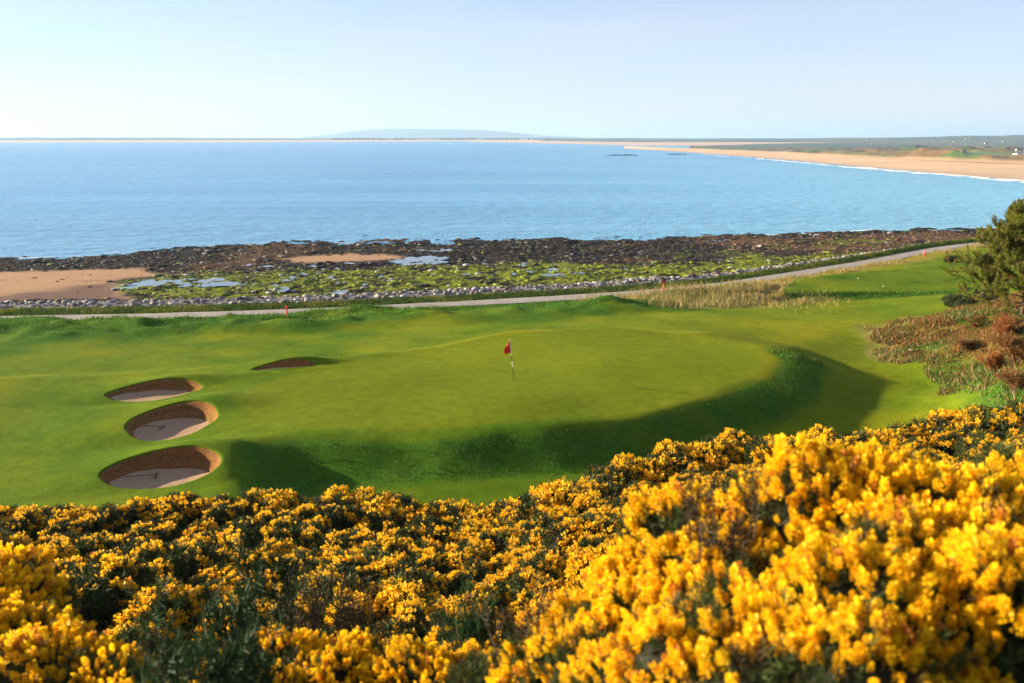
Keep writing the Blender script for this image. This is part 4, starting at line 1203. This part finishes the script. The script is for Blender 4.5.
# ------------------------------------------------------------------ pine on the right
def pine(base, height, seed, label, spread=2.4):
    r = np.random.default_rng(seed); root = empty('pine_tree', base); tag(root, label, 'pine tree')
    bm = bmesh.new(); lean = .05
    trunk = [(lean * height * t * t + .08 * math.sin(t * 7), .05 * math.sin(t * 5), height * t - .3 * (t == 0)) for t in np.linspace(0, .97, 9)]
    add_tube(bm, trunk, [.17 * (1 - t) + .02 for t in np.linspace(0, .97, 9)], 8); bm_obj('trunk', bm, M['bark'], root, True)
    bm = bmesh.new(); tips, dirs = [], []
    def shoot(p, d, ln, lev):
        q = [p]; cur = p.copy(); dd = d.copy()
        for i in range(4):
            dd = dd + np.array([0, 0, .16]) + r.standard_normal(3) * .10; dd /= np.linalg.norm(dd); cur = cur + dd * ln / 4; q.append(cur.copy())
            if lev < 2 and i > 0:
                for _ in range(2 if lev == 0 else 2):
                    s = dd + r.standard_normal(3) * .7; s /= np.linalg.norm(s); shoot(cur, s, ln * r.uniform(.35, .55), lev + 1)
            if lev > 0 or i > 1:
                for tt in (0, .5):
                    tips.append(cur - dd * tt * ln / 4 + r.standard_normal(3) * .02); dirs.append(dd.copy())
        w = [.045, .02, .009][lev]; add_tube(bm, [tuple(k) for k in q], [w, w * .8, w * .6, w * .45, w * .25], 5)
    nw = 14
    for i in range(nw):
        t = .035 + .925 * i / (nw - 1); p0 = np.array([np.interp(t, np.linspace(0, .97, 9), [q[k] for q in trunk]) for k in range(3)])
        ln = spread * (1.08 - t) ** .75 * r.uniform(.75, 1.1) + .35
        for b in range(4 if i < nw - 1 else 3):
            a = b * 6.28 / 4 + i * .7 + r.uniform(-.3, .3); shoot(p0, np.array([math.cos(a), math.sin(a), .02 + .7 * t]), ln, 0)
    shoot(np.array(trunk[-1]), np.array([0, 0, 1.]), .8, 1)
    bm_obj('limb', bm, M['bark'], root)
    p = np.array(tips); X, Y, Zd = frames(np.array(dirs) + r.standard_normal((len(p), 3)) * .2, r.uniform(0, 6.28, len(p)))
    tv, tf = spine_template(20, .18, .14, .024, seed); tv[:, 2] += .02
    v, f = scatter(tv, tf, p, X, Y, Zd, r.uniform(.8, 1.3, len(p)))
    w = r.random((len(p), 1)); c = np.array([.09, .13, .014]) * (1 - w) + np.array([.21, .195, .022]) * w
    br = r.random(len(p)) < .10; c[br] = np.array([.16, .09, .025])
    link('crown', mesh_np('crown', v, [f], M['needle'], np.repeat(c, len(tv), 0)), root)
    return root


b = P(1022, 317, 8.6); gzb = z1(b[0], b[1]); top = PD(1020, 211, b[1])[2]
pine((b[0], b[1], gzb), top - gzb, 5, 'young pine with an open yellowish green crown at the right edge', 3.1)
# low dark juniper-like shrubs beside the pine
for (px, py, s, lab) in [(958, 306, 1.0, 'low spreading dark green shrub left of the pine'), (955, 262, .9, 'dark olive bush at the end of the path'), (985, 300, .8, 'olive green bush under the pine')]:
    p = hit(px, py); o = empty('juniper_shrub', tuple(p - np.array([0, 0, .1])), random.uniform(0, 6)); tag(o, lab, 'shrub'); o.scale = (s * 1.5, s * 1.2, s * .8)
    link('foliage', lib[2][3][1], o); link('stems', lib[2][3][2], o)

rust = [bare_mesh(8, 1.0, (.24, .095, .025), 620), bare_mesh(9, .9, (.20, .10, .03), 620)]
for (px, py, s, lab) in [(978, 330, 1.1, 'rust brown bush left of the foot of the pine'), (1003, 338, 1.5, 'tall rust brown bush right below the pine'), (1020, 362, 1.7, 'rust brown bush at the right edge under the pine'),
                         (994, 372, 1.2, 'brown bush on the slope just above the gorse'), (1018, 392, 1.3, 'brown bush at the right edge touching the gorse'), (966, 350, .9, 'small brown bush at the edge of the shaded fairway')]:
    p = hit(px, py); o = empty('russet_bush', tuple(p - np.array([0, 0, .15])), random.uniform(0, 6)); tag(o, lab, 'bush'); o.scale = (s * 1.9, s * 1.6, s * .95)
    v_ = rust[random.randint(0, 1)]; link('shoots', v_[0], o); link('twigs', v_[1], o)

# ------------------------------------------------------------------ flagstick, stakes, markers
fb = hit(514, 380)
root = empty('flagstick', tuple(fb)); root.rotation_euler = (0, R(-6), 0); tag(root, 'golf flagstick with a limp red flag standing in the green', 'flagstick')
Hh = 2.13
def tube_part(nm, z0, z1_, r, mat, par):
    bm = bmesh.new(); add_tube(bm, [(0, 0, z0), (0, 0, z1_)], r, 10); return bm_obj(nm, bm, mat, par, False)
tube_part('pole', -.12, Hh, .017, M['white'], root)
for a, c in ((.0, .68), (.98, 1.26)): tube_part('band', a, c, .0195, M['black'], root)
bm = bmesh.new(); rowsv = []
for i in range(13):
    t = i / 12; z = Hh - .02 - .66 * t; wv = .06 + .27 * math.sin(min(t * 1.25, 1) * math.pi * .62)
    rowsv.append([bm.verts.new((-.018 - wv * u, .05 * math.sin(u * 9 + t * 3) * (.4 + u), z - .22 * u * (1 - t * .6))) for u in np.linspace(0, 1, 11)])
for a, c in zip(rowsv, rowsv[1:]):
    for k in range(10): bm.faces.new((a[k], a[k + 1], c[k + 1], c[k]))
f_ = bm_obj('flag', bm, M['red_cloth'], root, True); md = f_.modifiers.new('thick', 'SOLIDIFY'); md.thickness = .006
bm = bmesh.new(); add_tube(bm, [(0, 0, .0), (0, 0, .006)], .054, 20); cu = bm_obj('hole_cup', bm, M['cup'], root)


def stake(px, py, hgt, r, mat, label, style):
    p = hit(px, py); o = empty('marker_stake', (p[0], p[1], p[2] - .05)); tag(o, label, 'stake')
    bm = bmesh.new(); add_tube(bm, [(0, 0, -.2), (0, 0, hgt * .93), (0, 0, hgt)], [r, r, r * .55], 8); bm_obj('post', bm, M[mat], o)
    if style == 1:
        bm = bmesh.new(); add_box(bm, (-.14, 0, hgt * .72), (.5, .04, .07)); bm_obj('crossbar', bm, M[mat], o)
    if style == 2:
        bm = bmesh.new(); bmesh.ops.create_cone(bm, cap_ends=True, segments=20, radius1=.2, radius2=.2, depth=.04, matrix=Matrix.Translation((0, -r - .03, hgt - .12)) @ Matrix.Rotation(math.pi / 2, 4, 'X')); bm_obj('disc', bm, M['dark_red'], o)
        bm = bmesh.new(); add_box(bm, (0, 0, .12), (.42, .3, .24)); bm_obj('foot', bm, M['red_paint'], o)
    if style == 3:
        bm = bmesh.new(); add_box(bm, (0, 0, hgt * .3), (.2, .18, .2)); bm_obj('collar', bm, M['pink_paint'], o)


stake(287, 316, .85, .06, 'red_paint', 'thin red stake with a short arm at the edge of the path', 1)
stake(663.5, 290.5, 1.05, .055, 'red_paint', 'red stake with a dark round disc behind the dry grass', 2)
stake(924, 256.5, .85, .08, 'pink_paint', 'faded pinkish red post near the far end of the path', 3)
for (px, py, lab) in [(883, 287, 'small white ball marker at the front of the raised tee'), (858, 279, 'small white ball marker further back on the raised tee'), (912, 351.5, 'small white peg lying on the shaded fairway'), (993, 327, 'tiny white marker in the brown bracken')]:
    p = hit(px, py); bm = bmesh.new(); bmesh.ops.create_icosphere(bm, subdivisions=2, radius=.036); add_tube(bm, [(0, 0, -.2), (0, 0, 0)], .02, 6)
    if py == 351.5:
        bm.free(); bm = bmesh.new(); add_tube(bm, [(-.22, 0, 0), (.2, .04, 0), (.26, .05, 0)], [.035, .035, .012], 8)
    o = bm_obj('tee_marker', bm, M['white'], None, True); o.location = (p[0], p[1], p[2] + .09); tag(o, lab, 'marker')

# ------------------------------------------------------------------ air
EL, AZ = R(13), R(12)                   # sun: low, on the left, a little beyond the camera's side
hz = bpy.data.materials.new('haze'); hz.use_nodes = True; nt = hz.node_tree; nt.nodes.clear(); oo = nt.nodes.new('ShaderNodeOutputMaterial'); pv = nt.nodes.new('ShaderNodeVolumePrincipled')
pv.inputs['Color'].default_value = (.46, .70, .98, 1); pv.inputs['Density'].default_value = 8.5e-5; pv.inputs['Anisotropy'].default_value = .2
nt.links.new(pv.outputs[0], oo.inputs['Volume'])
bm = bmesh.new(); bmesh.ops.create_cube(bm, size=1); o = bm_obj('haze', bm, hz); o.scale = (31000, 24000, 195); o.location = (0, 11800, 89)
tag(o, 'thin pale sea haze over the whole bay', 'haze', None, 'stuff')

# ------------------------------------------------------------------ light
w = bpy.data.worlds.new('World'); sc.world = w; w.use_nodes = True; nt = w.node_tree
bg = nt.nodes['Background']; sky = nt.nodes.new('ShaderNodeTexSky'); sky.sky_type = 'NISHITA'; sky.sun_disc = False
sky.sun_elevation = EL; sky.air_density = .75; sky.dust_density = .25; sky.ozone_density = 1.6
sdir = Vector((-math.cos(EL) * math.cos(AZ), math.cos(EL) * math.sin(AZ), math.sin(EL)))
sky.sun_rotation = math.atan2(sdir.x, sdir.y)
# a thin bright veil of high cloud over the blue, slightly streaked
tc = nt.nodes.new('ShaderNodeTexCoord'); mp = nt.nodes.new('ShaderNodeMapping'); mp.inputs['Scale'].default_value = (1.2, 1.2, 7)
nt.links.new(tc.outputs['Generated'], mp.inputs[0])
nz = nt.nodes.new('ShaderNodeTexNoise'); nz.inputs['Scale'].default_value = 2.2; nz.inputs['Detail'].default_value = 6; nz.inputs['Roughness'].default_value = .55
nt.links.new(mp.outputs[0], nz.inputs['Vector'])
mr = nt.nodes.new('ShaderNodeMapRange'); mr.inputs[1].default_value = .35; mr.inputs[2].default_value = .7; mr.inputs[3].default_value = -.10; mr.inputs[4].default_value = .12
nt.links.new(nz.outputs['Fac'], mr.inputs[0])
tint = nt.nodes.new('ShaderNodeMix'); tint.data_type = 'RGBA'; tint.blend_type = 'MULTIPLY'; tint.inputs[0].default_value = 1; tint.inputs[7].default_value = (.76, .96, 1.16, 1)
nt.links.new(sky.outputs[0], tint.inputs[6])
veil = nt.nodes.new('ShaderNodeMix'); veil.data_type = 'RGBA'; veil.inputs[7].default_value = (4.4, 4.15, 4.35, 1)
sx_ = nt.nodes.new('ShaderNodeSeparateXYZ'); nt.links.new(tc.outputs['Generated'], sx_.inputs[0])
el_ = nt.nodes.new('ShaderNodeMapRange'); el_.inputs[1].default_value = 0; el_.inputs[2].default_value = .22; el_.inputs[3].default_value = .72; el_.inputs[4].default_value = .30
nt.links.new(sx_.outputs[2], el_.inputs[0]); ad = nt.nodes.new('ShaderNodeMath'); ad.operation = 'ADD'; nt.links.new(mr.outputs[0], ad.inputs[0]); nt.links.new(el_.outputs[0], ad.inputs[1])
nt.links.new(ad.outputs[0], veil.inputs[0]); nt.links.new(tint.outputs[2], veil.inputs[6])
nt.links.new(veil.outputs[2], bg.inputs[0]); bg.inputs[1].default_value = .055
sun = bpy.data.lights.new('sun', 'SUN'); sun.energy = 5.0; sun.angle = R(.5); sun.color = (1, .83, .60)
so = bpy.data.objects.new('sun', sun); C.objects.link(so); so.rotation_euler = (-sdir).to_track_quat('-Z', 'Y').to_euler(); so.location = (-40, 10, 60)

sc.view_settings.view_transform = 'Standard'; sc.view_settings.look = 'None'; sc.view_settings.exposure = 1.9; sc.view_settings.gamma = 1
cy = sc.cycles
cy.max_bounces = 6; cy.diffuse_bounces = 3; cy.glossy_bounces = 2; cy.transmission_bounces = 3; cy.volume_bounces = 0; cy.transparent_max_bounces = 8
cy.use_denoising = True
cy.use_adaptive_sampling = True; cy.adaptive_threshold = .02
cy.caustics_reflective = False; cy.caustics_refractive = False
cy.sample_clamp_indirect = 6
